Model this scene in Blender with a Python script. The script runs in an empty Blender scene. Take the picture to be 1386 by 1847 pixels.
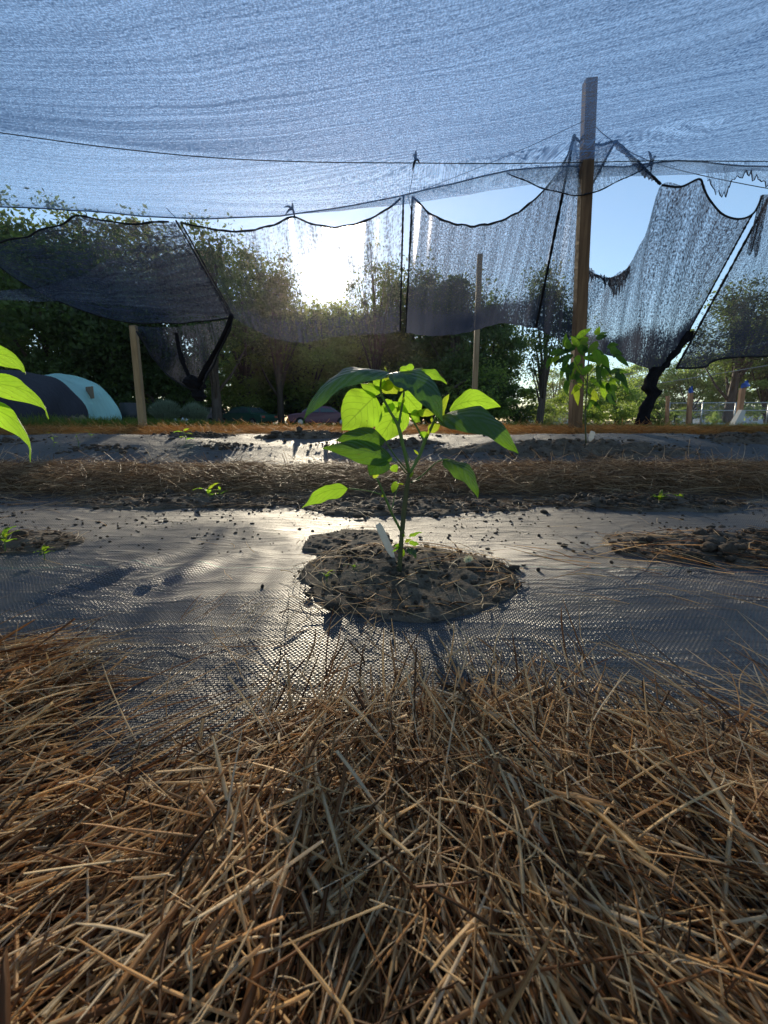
import bpy, math, random
import numpy as np
from mathutils import Vector, Matrix, noise
PI = math.pi
C = bpy.context.scene.collection
rng = np.random.default_rng(11)
random.seed(5)

# ---------------------------------------------------------------- camera maths
F, CX, CY, CAMZ = 850.0, 693.0, 923.5, 0.35
PITCH = math.atan(166 / 850)
cp, sp = math.cos(PITCH), math.sin(PITCH)
def P(px, py, Y):
    u, v = (px - CX) / F, (CY - py) / F
    dy, dz = v * sp + cp, v * cp - sp
    k = Y / dy
    return Vector((u * k, Y, CAMZ + dz * k))
def PV(pts): return [P(*p) for p in pts]

# ---------------------------------------------------------------- tagging
def tag(o, label=None, cat=None, group=None, kind=None):
    if label: o['label'] = label
    if cat: o['category'] = cat
    if group: o['group'] = group
    if kind: o['kind'] = kind
    return o
def empty(name, loc, label, cat, group=None, rz=0):
    o = bpy.data.objects.new(name, None); C.objects.link(o)
    o.empty_display_size = .1
    o.location = loc; o.rotation_euler = (0, 0, rz)
    return tag(o, label, cat, group)
def link(name, me, mat=None, parent=None):
    o = bpy.data.objects.new(name, me); C.objects.link(o)
    if mat is not None: me.materials.append(mat)
    if parent is not None: o.parent = parent
    return o
def copy_tree(o, parent=None):
    c = o.copy(); C.objects.link(c); c.parent = parent
    for ch in list(o.children): copy_tree(ch, c)
    return c

# ---------------------------------------------------------------- mesh helpers
def npmesh(name, V, Fq, smooth=False, uv=None, attr=None, k=None):
    V = np.asarray(V, dtype=np.float32); Fq = np.asarray(Fq, dtype=np.int32)
    k = Fq.shape[1]
    me = bpy.data.meshes.new(name)
    me.vertices.add(len(V)); me.vertices.foreach_set('co', V.ravel())
    me.loops.add(Fq.size); me.loops.foreach_set('vertex_index', Fq.ravel())
    me.polygons.add(len(Fq))
    me.polygons.foreach_set('loop_start', np.arange(0, Fq.size, k, dtype=np.int32))
    me.polygons.foreach_set('loop_total', np.full(len(Fq), k, dtype=np.int32))
    if smooth: me.polygons.foreach_set('use_smooth', np.ones(len(Fq), dtype=bool))
    me.update(calc_edges=True)
    if uv is not None:
        l = me.uv_layers.new(name='UVMap')
        l.data.foreach_set('uv', np.asarray(uv, dtype=np.float32)[Fq.ravel()].ravel())
    if attr is not None:
        for n, a in attr.items():
            at = me.attributes.new(n, 'FLOAT', 'POINT'); at.data.foreach_set('value', np.asarray(a, dtype=np.float32))
    return me
def gridfaces(n, m, wrap=False):
    # n rows, m columns
    f = []
    i, j = np.meshgrid(np.arange(n - 1), np.arange(m if wrap else m - 1), indexing='ij')
    a = i * m + j; b = i * m + (j + 1) % m
    return np.stack([a, b, b + m, a + m], -1).reshape(-1, 4)
class MB:
    def __init__(s): s.v = []; s.f = []
    def add(s, v, f):
        o = len(s.v); s.v += [tuple(p) for p in v]; s.f += [tuple(i + o for i in q) for q in f]
    def box(s, c, d, M=None, taper=1.0):
        x, y, z = d[0] / 2, d[1] / 2, d[2] / 2
        v = [Vector((a * (x if k < 0 else x * taper), b * (y if k < 0 else y * taper), k * z)) for k in (-1, 1) for b in (-1, 1) for a in (-1, 1)]
        if M is not None: v = [M @ p for p in v]
        v = [p + Vector(c) for p in v]
        s.add(v, [(0, 2, 3, 1), (4, 5, 7, 6), (0, 1, 5, 4), (2, 6, 7, 3), (0, 4, 6, 2), (1, 3, 7, 5)])
    def tube(s, pts, rad, n=8, cap=True):
        pts = [Vector(p) for p in pts]
        if not hasattr(rad, '__len__'): rad = [rad] * len(pts)
        up = None; base = len(s.v); V = []
        for i, p in enumerate(pts):
            d = (pts[min(i + 1, len(pts) - 1)] - pts[max(i - 1, 0)]).normalized()
            if up is None:
                up = Vector((0, 0, 1)) if abs(d.z) < .9 else Vector((1, 0, 0))
            a = d.cross(up).normalized(); b = a.cross(d).normalized(); up = b
            for k in range(n):
                t = 2 * PI * k / n
                V.append(p + (a * math.cos(t) + b * math.sin(t)) * rad[i])
        Fc = []
        for i in range(len(pts) - 1):
            for k in range(n):
                Fc.append((i * n + k, i * n + (k + 1) % n, (i + 1) * n + (k + 1) % n, (i + 1) * n + k))
        if cap:
            Fc.append(tuple(range(n))[::-1]); Fc.append(tuple((len(pts) - 1) * n + k for k in range(n)))
        s.add(V, Fc)
    def build(s, name, mat=None, parent=None, smooth=False):
        me = bpy.data.meshes.new(name); me.from_pydata(s.v, [], s.f); me.update()
        if smooth: me.polygons.foreach_set('use_smooth', np.ones(len(me.polygons), dtype=bool))
        return link(name, me, mat, parent)
def spline(pts, n):
    P_ = np.array([tuple(p) for p in pts], dtype=float)
    if len(P_) == 2:
        t = np.linspace(0, 1, n)[:, None]; return P_[0] * (1 - t) + P_[1] * t
    Q = np.vstack([2 * P_[0] - P_[1], P_, 2 * P_[-1] - P_[-2]])
    seg = np.linalg.norm(np.diff(P_, axis=0), axis=1); cum = np.concatenate([[0], np.cumsum(seg)])
    out = []
    for d in np.linspace(0, cum[-1], n):
        i = min(max(np.searchsorted(cum, d, side='right') - 1, 0), len(P_) - 2)
        t = (d - cum[i]) / max(seg[i], 1e-9)
        p0, p1, p2, p3 = Q[i], Q[i + 1], Q[i + 2], Q[i + 3]
        out.append(.5 * ((2 * p1) + (-p0 + p2) * t + (2 * p0 - 5 * p1 + 4 * p2 - p3) * t * t + (-p0 + 3 * p1 - 3 * p2 + p3) * t ** 3))
    return np.array(out)
_nz = [(rng.normal(size=2), rng.uniform(0, 6.28)) for _ in range(24)]
def sn(x, y, s=1.0, k0=0, n=8):
    r = 0
    for i in range(n):
        d, ph = _nz[(k0 + i) % 24]
        f = s * (1 + .55 * i)
        r = r + np.sin((d[0] * x + d[1] * y) * f + ph) / (1 + .35 * i)
    return r / 3.2

# ---------------------------------------------------------------- node helpers
class NT:
    def __init__(s, name):
        s.m = bpy.data.materials.new(name); s.m.use_nodes = True
        s.t = s.m.node_tree; s.t.nodes.clear()
        s.out = s.t.nodes.new('ShaderNodeOutputMaterial')
    def n(s, typ, **k):
        nd = s.t.nodes.new('ShaderNode' + typ)
        for a, b in k.items():
            if a.startswith('i_'):
                nd.inputs[a[2:].replace('_', ' ')].default_value = b
            else: setattr(nd, a, b)
        return nd
    def l(s, a, b): s.t.links.new(a, b)
    def val(s, x, sock):
        if isinstance(x, bpy.types.NodeSocket): s.l(x, sock)
        else: sock.default_value = x
    def math(s, op, a, b=0.0, c=None, clamp=False):
        nd = s.n('Math', operation=op); nd.use_clamp = clamp
        s.val(a, nd.inputs[0]); s.val(b, nd.inputs[1])
        if c is not None: s.val(c, nd.inputs[2])
        return nd.outputs[0]
    def coord(s, kind='Object'): return s.n('TexCoord').outputs[kind]
    def map(s, vec, scale=(1, 1, 1), loc=(0, 0, 0), rot=(0, 0, 0)):
        nd = s.n('Mapping'); s.l(vec, nd.inputs['Vector'])
        nd.inputs['Scale'].default_value = scale; nd.inputs['Location'].default_value = loc; nd.inputs['Rotation'].default_value = rot
        return nd.outputs[0]
    def noise(s, vec, scale, detail=3, rough=.55, out='Fac'):
        nd = s.n('TexNoise'); s.l(vec, nd.inputs['Vector'])
        nd.inputs['Scale'].default_value = scale; nd.inputs['Detail'].default_value = detail; nd.inputs['Roughness'].default_value = rough
        return nd.outputs[out]
    def ramp(s, fac, stops, interp='LINEAR'):
        nd = s.n('ValToRGB'); s.l(fac, nd.inputs[0]); cr = nd.color_ramp; cr.interpolation = interp
        while len(cr.elements) < len(stops): cr.elements.new(.5)
        for e, (p, c) in zip(cr.elements, stops):
            e.position = p; e.color = (*c, 1) if len(c) == 3 else c
        return nd.outputs[0]
    def mix(s, f, a, b, blend='MIX'):
        nd = s.n('Mix', data_type='RGBA', blend_type=blend)
        s.val(f, nd.inputs['Factor'])
        for x, k in ((a, 6), (b, 7)):
            if isinstance(x, bpy.types.NodeSocket): s.l(x, nd.inputs[k])
            else: nd.inputs[k].default_value = (*x, 1)
        return nd.outputs[2]
    def bump(s, h, strength=.5, dist=.01):
        nd = s.n('Bump'); s.l(h, nd.inputs['Height']); nd.inputs['Strength'].default_value = strength; nd.inputs['Distance'].default_value = dist
        return nd.outputs[0]
    def pr(s, col=None, rough=.6, spec=.5, normal=None, metal=0.0, **k):
        nd = s.n('BsdfPrincipled')
        if isinstance(col, bpy.types.NodeSocket): s.l(col, nd.inputs['Base Color'])
        elif col is not None: nd.inputs['Base Color'].default_value = (*col, 1)
        s.val(rough, nd.inputs['Roughness']); nd.inputs['Specular IOR Level'].default_value = spec
        nd.inputs['Metallic'].default_value = metal
        if normal is not None: s.l(normal, nd.inputs['Normal'])
        return nd.outputs[0]
    def mixs(s, f, a, b):
        nd = s.n('MixShader'); s.val(f, nd.inputs[0]); s.l(a, nd.inputs[1]); s.l(b, nd.inputs[2]); return nd.outputs[0]
    def end(s, sh): s.l(sh, s.out.inputs['Surface']); return s.m
def simple(name, col, rough=.7, spec=.4, var=.25, scale=8, bump=.2, metal=0.0, bd=.01):
    t = NT(name); co = t.coord()
    n = t.noise(co, scale, 4)
    c = t.mix(n, tuple(x * (1 - var) for x in col), tuple(min(1, x * (1 + var)) for x in col))
    return t.end(t.pr(c, rough, spec, t.bump(t.noise(co, scale * 4, 3), bump, bd), metal))

# ---------------------------------------------------------------- materials
def mat_net(name, base=.5, amp=1.2, streak=.45, ustreak=True, col=(.014, .014, .018), tcol=(.10, .11, .15), fine=1.0, tfac=.4, ax=(38, 150), cx=(.9, 42), warp=.05):
    """knitted shade cloth; UV in metres, threads run along U; 'dens' attribute thickens folds"""
    t = NT(name); uv = t.coord('UV'); warp_ = warp
    warp = t.n('VectorMath', operation='MULTIPLY_ADD')
    t.l(t.noise(uv, 1.3, 3, out='Color'), warp.inputs[0]); warp.inputs[1].default_value = (warp_, warp_, 0); t.l(uv, warp.inputs[2])
    w = warp.outputs[0]
    a = t.noise(t.map(w, (ax[0] * fine, ax[1] * fine, 1)), 1.0, 2, .7)
    b = t.noise(t.map(w, (95 * fine, 60 * fine, 1), (3, 7, 0)), 1.0, 1, .5)
    c = t.noise(t.map(w, (cx[0], cx[1], 1), (9, 2, 0)), 1.0, 3, .65)
    d = t.noise(t.map(w, (1.1, 1.6, 1), (1, 4, 0)), 1.0, 3, .5)
    att = t.n('Attribute', attribute_name='dens').outputs['Fac']
    x = t.math('ADD', t.math('MULTIPLY', t.math('SUBTRACT', a, .5), amp * 2.0), t.math('MULTIPLY', t.math('SUBTRACT', b, .5), amp * 1.5))
    x = t.math('ADD', x, t.math('MULTIPLY', t.math('SUBTRACT', c, .5), streak * 2.6))
    x = t.math('ADD', x, t.math('MULTIPLY', t.math('SUBTRACT', d, .5), .25))
    x = t.math('ADD', x, t.math('ADD', att, base), clamp=True)
    dif = t.n('BsdfDiffuse'); dif.inputs[0].default_value = (*col, 1)
    tr = t.n('BsdfTranslucent'); tr.inputs[0].default_value = (*tcol, 1)
    sh = t.mixs(tfac, dif.outputs[0], tr.outputs[0])
    tp = t.n('BsdfTransparent')
    # forward scatter in the knit: light that passes is spread a little around its own direction
    rf = t.n('BsdfRefraction'); rf.inputs['Roughness'].default_value = .42; rf.inputs['IOR'].default_value = 1.12
    rf.inputs['Color'].default_value = (.9, .88, .95, 1)
    op = t.mixs(.07, tp.outputs[0], rf.outputs[0])
    return t.end(t.mixs(x, op, sh))

def mat_fabric():
    t = NT('woven_groundcover'); co = t.coord()
    sx = t.n('SeparateXYZ')
    wob = t.n('VectorMath', operation='MULTIPLY_ADD')
    t.l(t.noise(co, 2.2, 2, out='Color'), wob.inputs[0]); wob.inputs[1].default_value = (.05, .03, 0); t.l(co, wob.inputs[2])
    t.l(wob.outputs[0], sx.inputs[0])
    p = 250.0
    u = t.math('MULTIPLY', sx.outputs[0], p); v = t.math('MULTIPLY', sx.outputs[1], p * .9)
    fu = t.math('ABSOLUTE', t.math('SINE', t.math('MULTIPLY', u, PI))); fv = t.math('ABSOLUTE', t.math('SINE', t.math('MULTIPLY', v, PI)))
    par = t.math('MODULO', t.math('ADD', t.math('FLOOR', u), t.math('FLOOR', v)), 2.0)
    par = t.math('ABSOLUTE', par)
    h = t.math('ADD', t.math('MULTIPLY', par, fv), t.math('MULTIPLY', t.math('SUBTRACT', 1.0, par), t.math('MULTIPLY', fu, .55)))
    line = t.math('GREATER_THAN', t.math('SINE', t.math('MULTIPLY', sx.outputs[1], 2 * PI / .036)), .93)
    h2 = t.math('SUBTRACT', h, t.math('MULTIPLY', line, .6))
    dust = t.noise(co, 5, 6, .68); fine = t.noise(co, 60, 4, .7)
    # dust washes over the far half of the bed
    far = t.n('MapRange'); t.l(sx.outputs[1], far.inputs[0]); far.inputs[1].default_value = .75; far.inputs[2].default_value = 1.5
    dm = t.math('MULTIPLY', t.math('ADD', dust, t.math('MULTIPLY', fine, .35)), far.outputs[0])
    dmask = t.ramp(dm, [(.25, (.05, .05, .05)), (.8, (.95, .95, .95))])
    base = t.mix(h, (.006, .007, .009), (.075, .082, .105))
    base = t.mix(t.math('MULTIPLY', line, .75), base, (.003, .003, .004))
    col = t.mix(dmask, base, (.100, .090, .080))
    mud = t.ramp(t.noise(t.map(co, (1, 1.6, 1), (4, 1, 0)), 3.2, 7, .72), [(.52, (0, 0, 0)), (.66, (.8, .8, .8))])
    col = t.mix(t.math('MULTIPLY', mud, .55), col, (.055, .042, .032))
    green = t.math('LESS_THAN', t.math('ABSOLUTE', t.math('SUBTRACT', sx.outputs[1], 1.09)), .003)
    col = t.mix(t.math('MULTIPLY', green, .35), col, (.03, .25, .22))
    rough = t.n('MapRange'); t.l(dmask, rough.inputs[0]); rough.inputs[3].default_value = .40; rough.inputs[4].default_value = .62
    cr = t.noise(t.map(wob.outputs[0], (2.0, 7.0, 1), (0, 0, 0), (0, 0, .35)), 1.6, 4, .6)
    crease = t.math('POWER', t.math('SUBTRACT', 1.0, t.math('ABSOLUTE', t.math('MULTIPLY', t.math('SUBTRACT', cr, .5), 5.0)), clamp=True), 4.0)
    n0 = t.n('Bump'); t.l(crease, n0.inputs['Height']); n0.inputs['Strength'].default_value = .28; n0.inputs['Distance'].default_value = .012
    n1 = t.n('Bump'); t.l(t.math('ADD', h2, t.math('MULTIPLY', fine, .35)), n1.inputs['Height']); n1.inputs['Strength'].default_value = .75; n1.inputs['Distance'].default_value = .0028
    t.l(n0.outputs[0], n1.inputs['Normal']); nn = n1.outputs[0]
    return t.end(t.pr(col, rough.outputs[0], .45, nn))

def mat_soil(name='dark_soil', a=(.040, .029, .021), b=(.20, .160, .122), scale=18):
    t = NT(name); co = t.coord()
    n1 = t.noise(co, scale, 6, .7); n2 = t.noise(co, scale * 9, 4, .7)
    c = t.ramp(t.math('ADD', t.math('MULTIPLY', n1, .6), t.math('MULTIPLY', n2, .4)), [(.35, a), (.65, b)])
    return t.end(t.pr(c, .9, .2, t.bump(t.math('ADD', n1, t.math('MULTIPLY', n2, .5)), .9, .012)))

def mat_straw(name, stops, trans=.25, var=1.0):
    t = NT(name)
    r = t.n('Attribute', attribute_name='rnd').outputs['Fac']
    al = t.noise(t.coord(), 90, 2)
    c = t.ramp(r, stops)
    c = t.mix(t.math('MULTIPLY', al, .30), c, (.12, .055, .022))
    b = t.pr(c, .50, .4)
    tr = t.n('BsdfTranslucent'); t.l(c, tr.inputs[0])
    return t.end(t.mixs(trans, b, tr.outputs[0]))
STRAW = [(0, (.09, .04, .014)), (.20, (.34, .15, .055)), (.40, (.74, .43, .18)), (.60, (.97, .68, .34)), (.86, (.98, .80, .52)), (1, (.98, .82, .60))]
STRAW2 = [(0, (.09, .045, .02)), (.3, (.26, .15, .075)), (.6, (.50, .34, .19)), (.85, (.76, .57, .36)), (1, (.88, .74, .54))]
STRAW3 = [(0, (.45, .22, .07)), (.3, (.72, .40, .14)), (.6, (.88, .56, .22)), (.9, (.92, .66, .32)), (1, (.88, .70, .42))]  # brighter orange straw, sunlight put into the base colour of the far strips

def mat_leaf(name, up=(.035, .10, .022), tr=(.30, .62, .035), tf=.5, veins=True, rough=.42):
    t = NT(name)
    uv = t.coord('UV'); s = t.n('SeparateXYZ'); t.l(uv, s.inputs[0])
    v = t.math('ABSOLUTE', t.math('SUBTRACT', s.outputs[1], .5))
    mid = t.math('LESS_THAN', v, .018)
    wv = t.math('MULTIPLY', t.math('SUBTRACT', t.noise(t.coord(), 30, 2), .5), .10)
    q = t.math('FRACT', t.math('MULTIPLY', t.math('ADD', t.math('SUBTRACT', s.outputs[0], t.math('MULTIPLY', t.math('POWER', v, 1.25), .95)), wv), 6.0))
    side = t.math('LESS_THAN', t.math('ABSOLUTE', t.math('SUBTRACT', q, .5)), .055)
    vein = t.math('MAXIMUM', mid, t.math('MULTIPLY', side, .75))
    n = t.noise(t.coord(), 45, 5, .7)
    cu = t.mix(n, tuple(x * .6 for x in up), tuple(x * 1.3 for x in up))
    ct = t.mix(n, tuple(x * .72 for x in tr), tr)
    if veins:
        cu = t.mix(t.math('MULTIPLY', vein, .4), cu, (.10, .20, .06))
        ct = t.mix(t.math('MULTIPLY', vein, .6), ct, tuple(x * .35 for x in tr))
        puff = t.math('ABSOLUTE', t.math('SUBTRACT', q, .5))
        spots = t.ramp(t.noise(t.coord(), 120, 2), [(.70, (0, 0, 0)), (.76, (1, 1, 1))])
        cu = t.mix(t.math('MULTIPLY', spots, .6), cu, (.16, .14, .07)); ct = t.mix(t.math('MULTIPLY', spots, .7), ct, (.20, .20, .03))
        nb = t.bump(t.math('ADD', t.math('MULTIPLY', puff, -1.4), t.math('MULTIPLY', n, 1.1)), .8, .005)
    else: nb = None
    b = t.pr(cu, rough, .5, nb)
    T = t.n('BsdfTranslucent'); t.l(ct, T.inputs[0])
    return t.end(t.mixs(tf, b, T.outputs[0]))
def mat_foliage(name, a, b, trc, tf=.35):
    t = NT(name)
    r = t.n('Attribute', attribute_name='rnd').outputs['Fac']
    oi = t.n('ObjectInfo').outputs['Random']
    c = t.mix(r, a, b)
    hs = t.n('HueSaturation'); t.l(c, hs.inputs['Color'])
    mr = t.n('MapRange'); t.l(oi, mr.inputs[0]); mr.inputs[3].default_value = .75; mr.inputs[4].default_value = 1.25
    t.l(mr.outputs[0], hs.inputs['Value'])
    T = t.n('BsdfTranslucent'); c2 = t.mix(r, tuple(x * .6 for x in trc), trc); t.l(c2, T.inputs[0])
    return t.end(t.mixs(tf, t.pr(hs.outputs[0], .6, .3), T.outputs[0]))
def mat_wood(name, a, b, s=1.0):
    t = NT(name); co = t.coord()
    n = t.noise(t.map(co, (30 * s, 30 * s, 2.2 * s)), 1.0, 5, .65); k = t.noise(co, 5, 3)
    c = t.ramp(n, [(.3, a), (.7, b)])
    c = t.mix(t.math('MULTIPLY', k, .4), c, tuple(x * .4 for x in a))
    return t.end(t.pr(c, .75, .3, t.bump(n, .5, .004)))

M = {}
M['net_roof'] = mat_net('shade_cloth_overhead', .40, 1.0, .50, tcol=(.24, .38, .62), col=(.035, .05, .085), tfac=.5, ax=(20, 190), cx=(.35, 34), warp=.03)
M['net_side'] = mat_net('shade_cloth_side', .54, .90, .20, fine=.85, cx=(.8, 34))
M['net_left'] = mat_net('shade_cloth_left', .50, .9, .75, fine=.42, cx=(.6, 15))
M['net_dark'] = mat_net('shade_cloth_folded', .70, .8, .3)
M['hem'] = simple('net_hem', (.018, .018, .022), .8, .2, .3, 40, .3)
M['bundle'] = simple('bundled_net', (.014, .013, .017), .85, .15, .4, 30, .9, bd=.02)
M['fabric'] = mat_fabric()
M['soil'] = mat_soil()
M['clod'] = mat_soil('soil_clods', (.030, .022, .016), (.13, .10, .078), 40)
M['ground'] = mat_soil('field_ground', (.05, .035, .02), (.17, .12, .06), 3)
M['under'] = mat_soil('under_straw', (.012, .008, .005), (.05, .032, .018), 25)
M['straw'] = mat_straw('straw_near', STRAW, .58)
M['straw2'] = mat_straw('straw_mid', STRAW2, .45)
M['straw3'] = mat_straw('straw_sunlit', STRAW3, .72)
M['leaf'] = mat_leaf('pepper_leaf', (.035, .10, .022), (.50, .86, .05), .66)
M['leaf_dark'] = mat_leaf('pepper_shaded_leaf', (.020, .055, .024), (.11, .27, .02), .34, rough=.34)  # pepper leaf with shade put into its colour, for leaves in shadow
M['leaf_mid'] = mat_leaf('pepper_mid_leaf', (.028, .075, .022), (.22, .46, .03), .45, rough=.38)  # in-between copy, part of the shade put into its colour
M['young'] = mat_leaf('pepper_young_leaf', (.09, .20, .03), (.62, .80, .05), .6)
M['stem'] = simple('pepper_stem', (.10, .17, .035), .5, .4, .35, 60, .2)
M['stem_dark'] = simple('pepper_stem_dark', (.085, .085, .035), .6, .3, .4, 60, .3)
M['post'] = mat_wood('weathered_post', (.10, .052, .026), (.27, .155, .080))
M['post_far'] = mat_wood('pale_post', (.30, .19, .10), (.50, .35, .20))
M['post_red'] = mat_wood('cedar_post', (.30, .14, .07), (.48, .26, .14))
M['bark'] = mat_wood('bark', (.035, .026, .020), (.12, .09, .07), .4)
M['wire'] = simple('cable', (.03, .028, .026), .5, .5, .1)
M['tag'] = mat_leaf('plant_tag_plastic', (.78, .74, .66), (.75, .70, .60), .35, False)
M['petal'] = mat_leaf('pale_petal', (.80, .76, .50), (.85, .8, .5), .5, False)
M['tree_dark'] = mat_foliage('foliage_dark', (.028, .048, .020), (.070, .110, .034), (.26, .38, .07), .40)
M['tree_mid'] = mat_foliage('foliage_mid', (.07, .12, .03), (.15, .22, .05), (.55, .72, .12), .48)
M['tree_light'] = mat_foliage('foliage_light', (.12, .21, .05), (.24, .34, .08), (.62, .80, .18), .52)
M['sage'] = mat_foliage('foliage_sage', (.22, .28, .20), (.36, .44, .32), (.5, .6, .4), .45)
M['grass'] = mat_foliage('grass_blades', (.07, .13, .02), (.20, .24, .05), (.45, .58, .08), .45)

# ---------------------------------------------------------------- terrain
_ty = [-4, .35, .6, .8, 1.0, 1.5, 1.95, 2.3, 2.6, 3.0, 3.4, 3.8, 4.3, 5.2, 7.5, 12, 20, 35, 60, 200, 900]
_tz = [-.04, -.035, -.02, -.004, 0, .01, .015, .05, .09, .17, .225, .232, .238, .225, .19, .15, .07, -.13, -.3, -.6, -1]
def H(x, y, und=True):
    z = np.interp(y, _ty, _tz)
    if und:
        k = np.clip((np.asarray(y) - 1.6) / 1.5, 0, 1)
        z = z + k * .010 * sn(x, y * 1.6, .9, 3) + .004 * sn(x, y, 4.0, 9)
        # the bed crowns fall away a little to the right past the tall post
        z = z - .02 * k * np.clip((np.asarray(x) - 2.2) / 2, 0, 1.5) * (np.asarray(y) < 4)
    return z
def surf(name, xs, ys, zoff, mat, fn=None, kind=None):
    X, Y = np.meshgrid(xs, ys)
    Z = H(X, Y) + zoff
    if fn is not None: Z = Z + fn(X, Y)
    V = np.stack([X, Y, Z], -1).reshape(-1, 3)
    o = link(name, npmesh(name, V, gridfaces(len(ys), len(xs)), True), mat)
    return o
gx = np.concatenate([-np.geomspace(600, 8, 24), np.linspace(-7.5, 7.5, 120), np.geomspace(8, 600, 24)])
gy = np.concatenate([np.linspace(-3, 5, 150), np.geomspace(5.1, 900, 70)])
tag(surf('ground', gx, gy, -.014, M['ground']), kind='structure')
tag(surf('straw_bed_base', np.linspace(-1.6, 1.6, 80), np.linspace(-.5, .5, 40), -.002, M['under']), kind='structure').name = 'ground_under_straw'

# woven fabric sheets over the beds
def rump(X, Y):
    z = .0035 * sn(X, Y * .7, 6, 2) + .0018 * sn(X, Y, 17, 6)
    for (cx, cy, dx, dy, L, w, h) in ((-.62, 1.02, .45, .9, .22, .030, .020), (-.48, 1.00, .5, .86, .24, .032, .017), (-.80, .98, .6, .8, .2, .03, .010), (-.30, .90, .9, .3, .25, .04, .007), (.9, 1.35, .9, .3, .4, .05, .012), (1.2, .9, -.8, .5, .4, .04, .010), (-1.5, 1.2, .3, .9, .3, .05, .014), (.62, .82, .95, .2, .3, .03, .006)):
        n = math.hypot(dx, dy); dx /= n; dy /= n
        a = (X - cx) * dx + (Y - cy) * dy; b = -(X - cx) * dy + (Y - cy) * dx
        z = z + h * np.exp(-(a / L) ** 2 - (b / w) ** 2)
    # sink where the fabric was cut for the planting holes
    return z
fab1 = surf('landscape_fabric', np.linspace(-4.5, 4.5, 560), np.linspace(.3, 2.12, 150), .004, M['fabric'], rump)
tag(fab1, 'near sheet of black woven ground fabric around the bushy pepper plant', 'ground fabric', 'woven fabric sheets over the beds')
def rump2(X, Y): return .012 * sn(X * 1.4, Y, 3, 5) + .004 * sn(X, Y, 14, 1) + .022 * np.exp(-((Y - 3.1) / .35) ** 2)
fab2 = surf('landscape_fabric', np.linspace(-7, 7, 420), np.linspace(2.45, 3.85, 70), .004, M['fabric'], rump2)
tag(fab2, 'second sheet of dusty woven ground fabric, beyond the first straw aisle', 'ground fabric', 'woven fabric sheets over the beds')
fab3 = surf('landscape_fabric', np.linspace(-2, 11, 200), np.linspace(5.2, 6.3, 24), .006, M['fabric'], lambda X, Y: .02 * np.exp(-((Y - 5.8) / .3) ** 2) + .006 * sn(X, Y, 3, 4))
tag(fab3, 'narrow far strip of ground fabric behind the tall wooden post', 'ground fabric', 'woven fabric sheets over the beds')

# ---------------------------------------------------------------- straw
def strands(pos, yaw, pitch, L, w, curv, K=6, kink=.25, seed=0, sides=3):
    r = np.random.default_rng(seed); N = len(pos)
    d = np.stack([np.cos(yaw) * np.cos(pitch), np.sin(yaw) * np.cos(pitch), np.sin(pitch)], -1)
    side = np.stack([-np.sin(yaw), np.cos(yaw), np.zeros(N)], -1)
    up = np.cross(d, side)
    t = np.linspace(-.5, .5, K)
    c1 = r.normal(0, 1, N) * curv; c2 = r.normal(0, 1, N) * curv * .45
    kt = r.uniform(-.4, .4, N); kk = (r.random(N) < .35) * r.normal(0, kink, N)
    V = np.zeros((N, K, sides, 3), np.float32)
    ph = r.uniform(0, 6.28, N); flat = np.where(r.random(N) < .5, r.uniform(.12, .3, N), r.uniform(.4, 1, N))
    for i, ti in enumerate(t):
        k_ = np.maximum(0, ti - kt) * kk
        c = pos + d * (L * ti)[:, None] + side * ((c1 * (ti * ti - .08) + k_) * L)[:, None] - up * ((np.abs(c2) * ti * ti * .9) * L)[:, None]
        tap = (1 - .55 * max(0, ti + .1)) * (1 if i < K - 1 else .45)
        for j in range(sides):
            a = ph + 2 * PI * j / sides + ti * 1.5
            off = side * (np.cos(a) * w * tap)[:, None] + up * (np.sin(a) * w * flat * tap)[:, None]
            V[:, i, j] = c + off
    base = np.arange(N)[:, None, None] * (K * sides)
    i, j = np.meshgrid(np.arange(K - 1), np.arange(sides), indexing='ij')
    a = i * sides + j; b = i * sides + (j + 1) % sides
    q = np.stack([a, b, b + sides, a + sides], -1).reshape(1, -1, 4)
    Fq = (q + base).reshape(-1, 4)
    rnd = np.repeat(r.random(N).astype(np.float32), K * sides)
    return V.reshape(-1, 3), Fq, rnd
def join(parts):
    Vs, Fs, Rs, o = [], [], [], 0
    for v, f, r in parts:
        Vs.append(v); Fs.append(f + o); Rs.append(r); o += len(v)
    return np.concatenate(Vs), np.concatenate(Fs), np.concatenate(Rs)
def straw_obj(name, parts, mat, label, smooth=True, parent=None):
    v, f, r = join(parts)
    o = link(name, npmesh(name, v, f, smooth, attr={'rnd': r}), mat, parent)
    if label: tag(o, label, 'straw')
    o['kind'] = 'stuff'
    return o
def edge_y(x):   # far edge of the near straw, by x
    return np.interp(x, [-2, -.75, -.62, -.5, -.42, -.36, -.29, -.22, -.14, 0, .12, .25, .38, .55, .8, 2], [.68, .68, .67, .655, .62, .45, .42, .45, .53, .56, .57, .54, .50, .46, .44, .42])
def mound(x, y):
    e = edge_y(x)
    k = np.clip((e - y) / .16, 0, 1)
    return k ** .7 * (.034 + .016 * sn(x, y, 7, 4) + .010 * sn(x, y, 15, 8))
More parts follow.
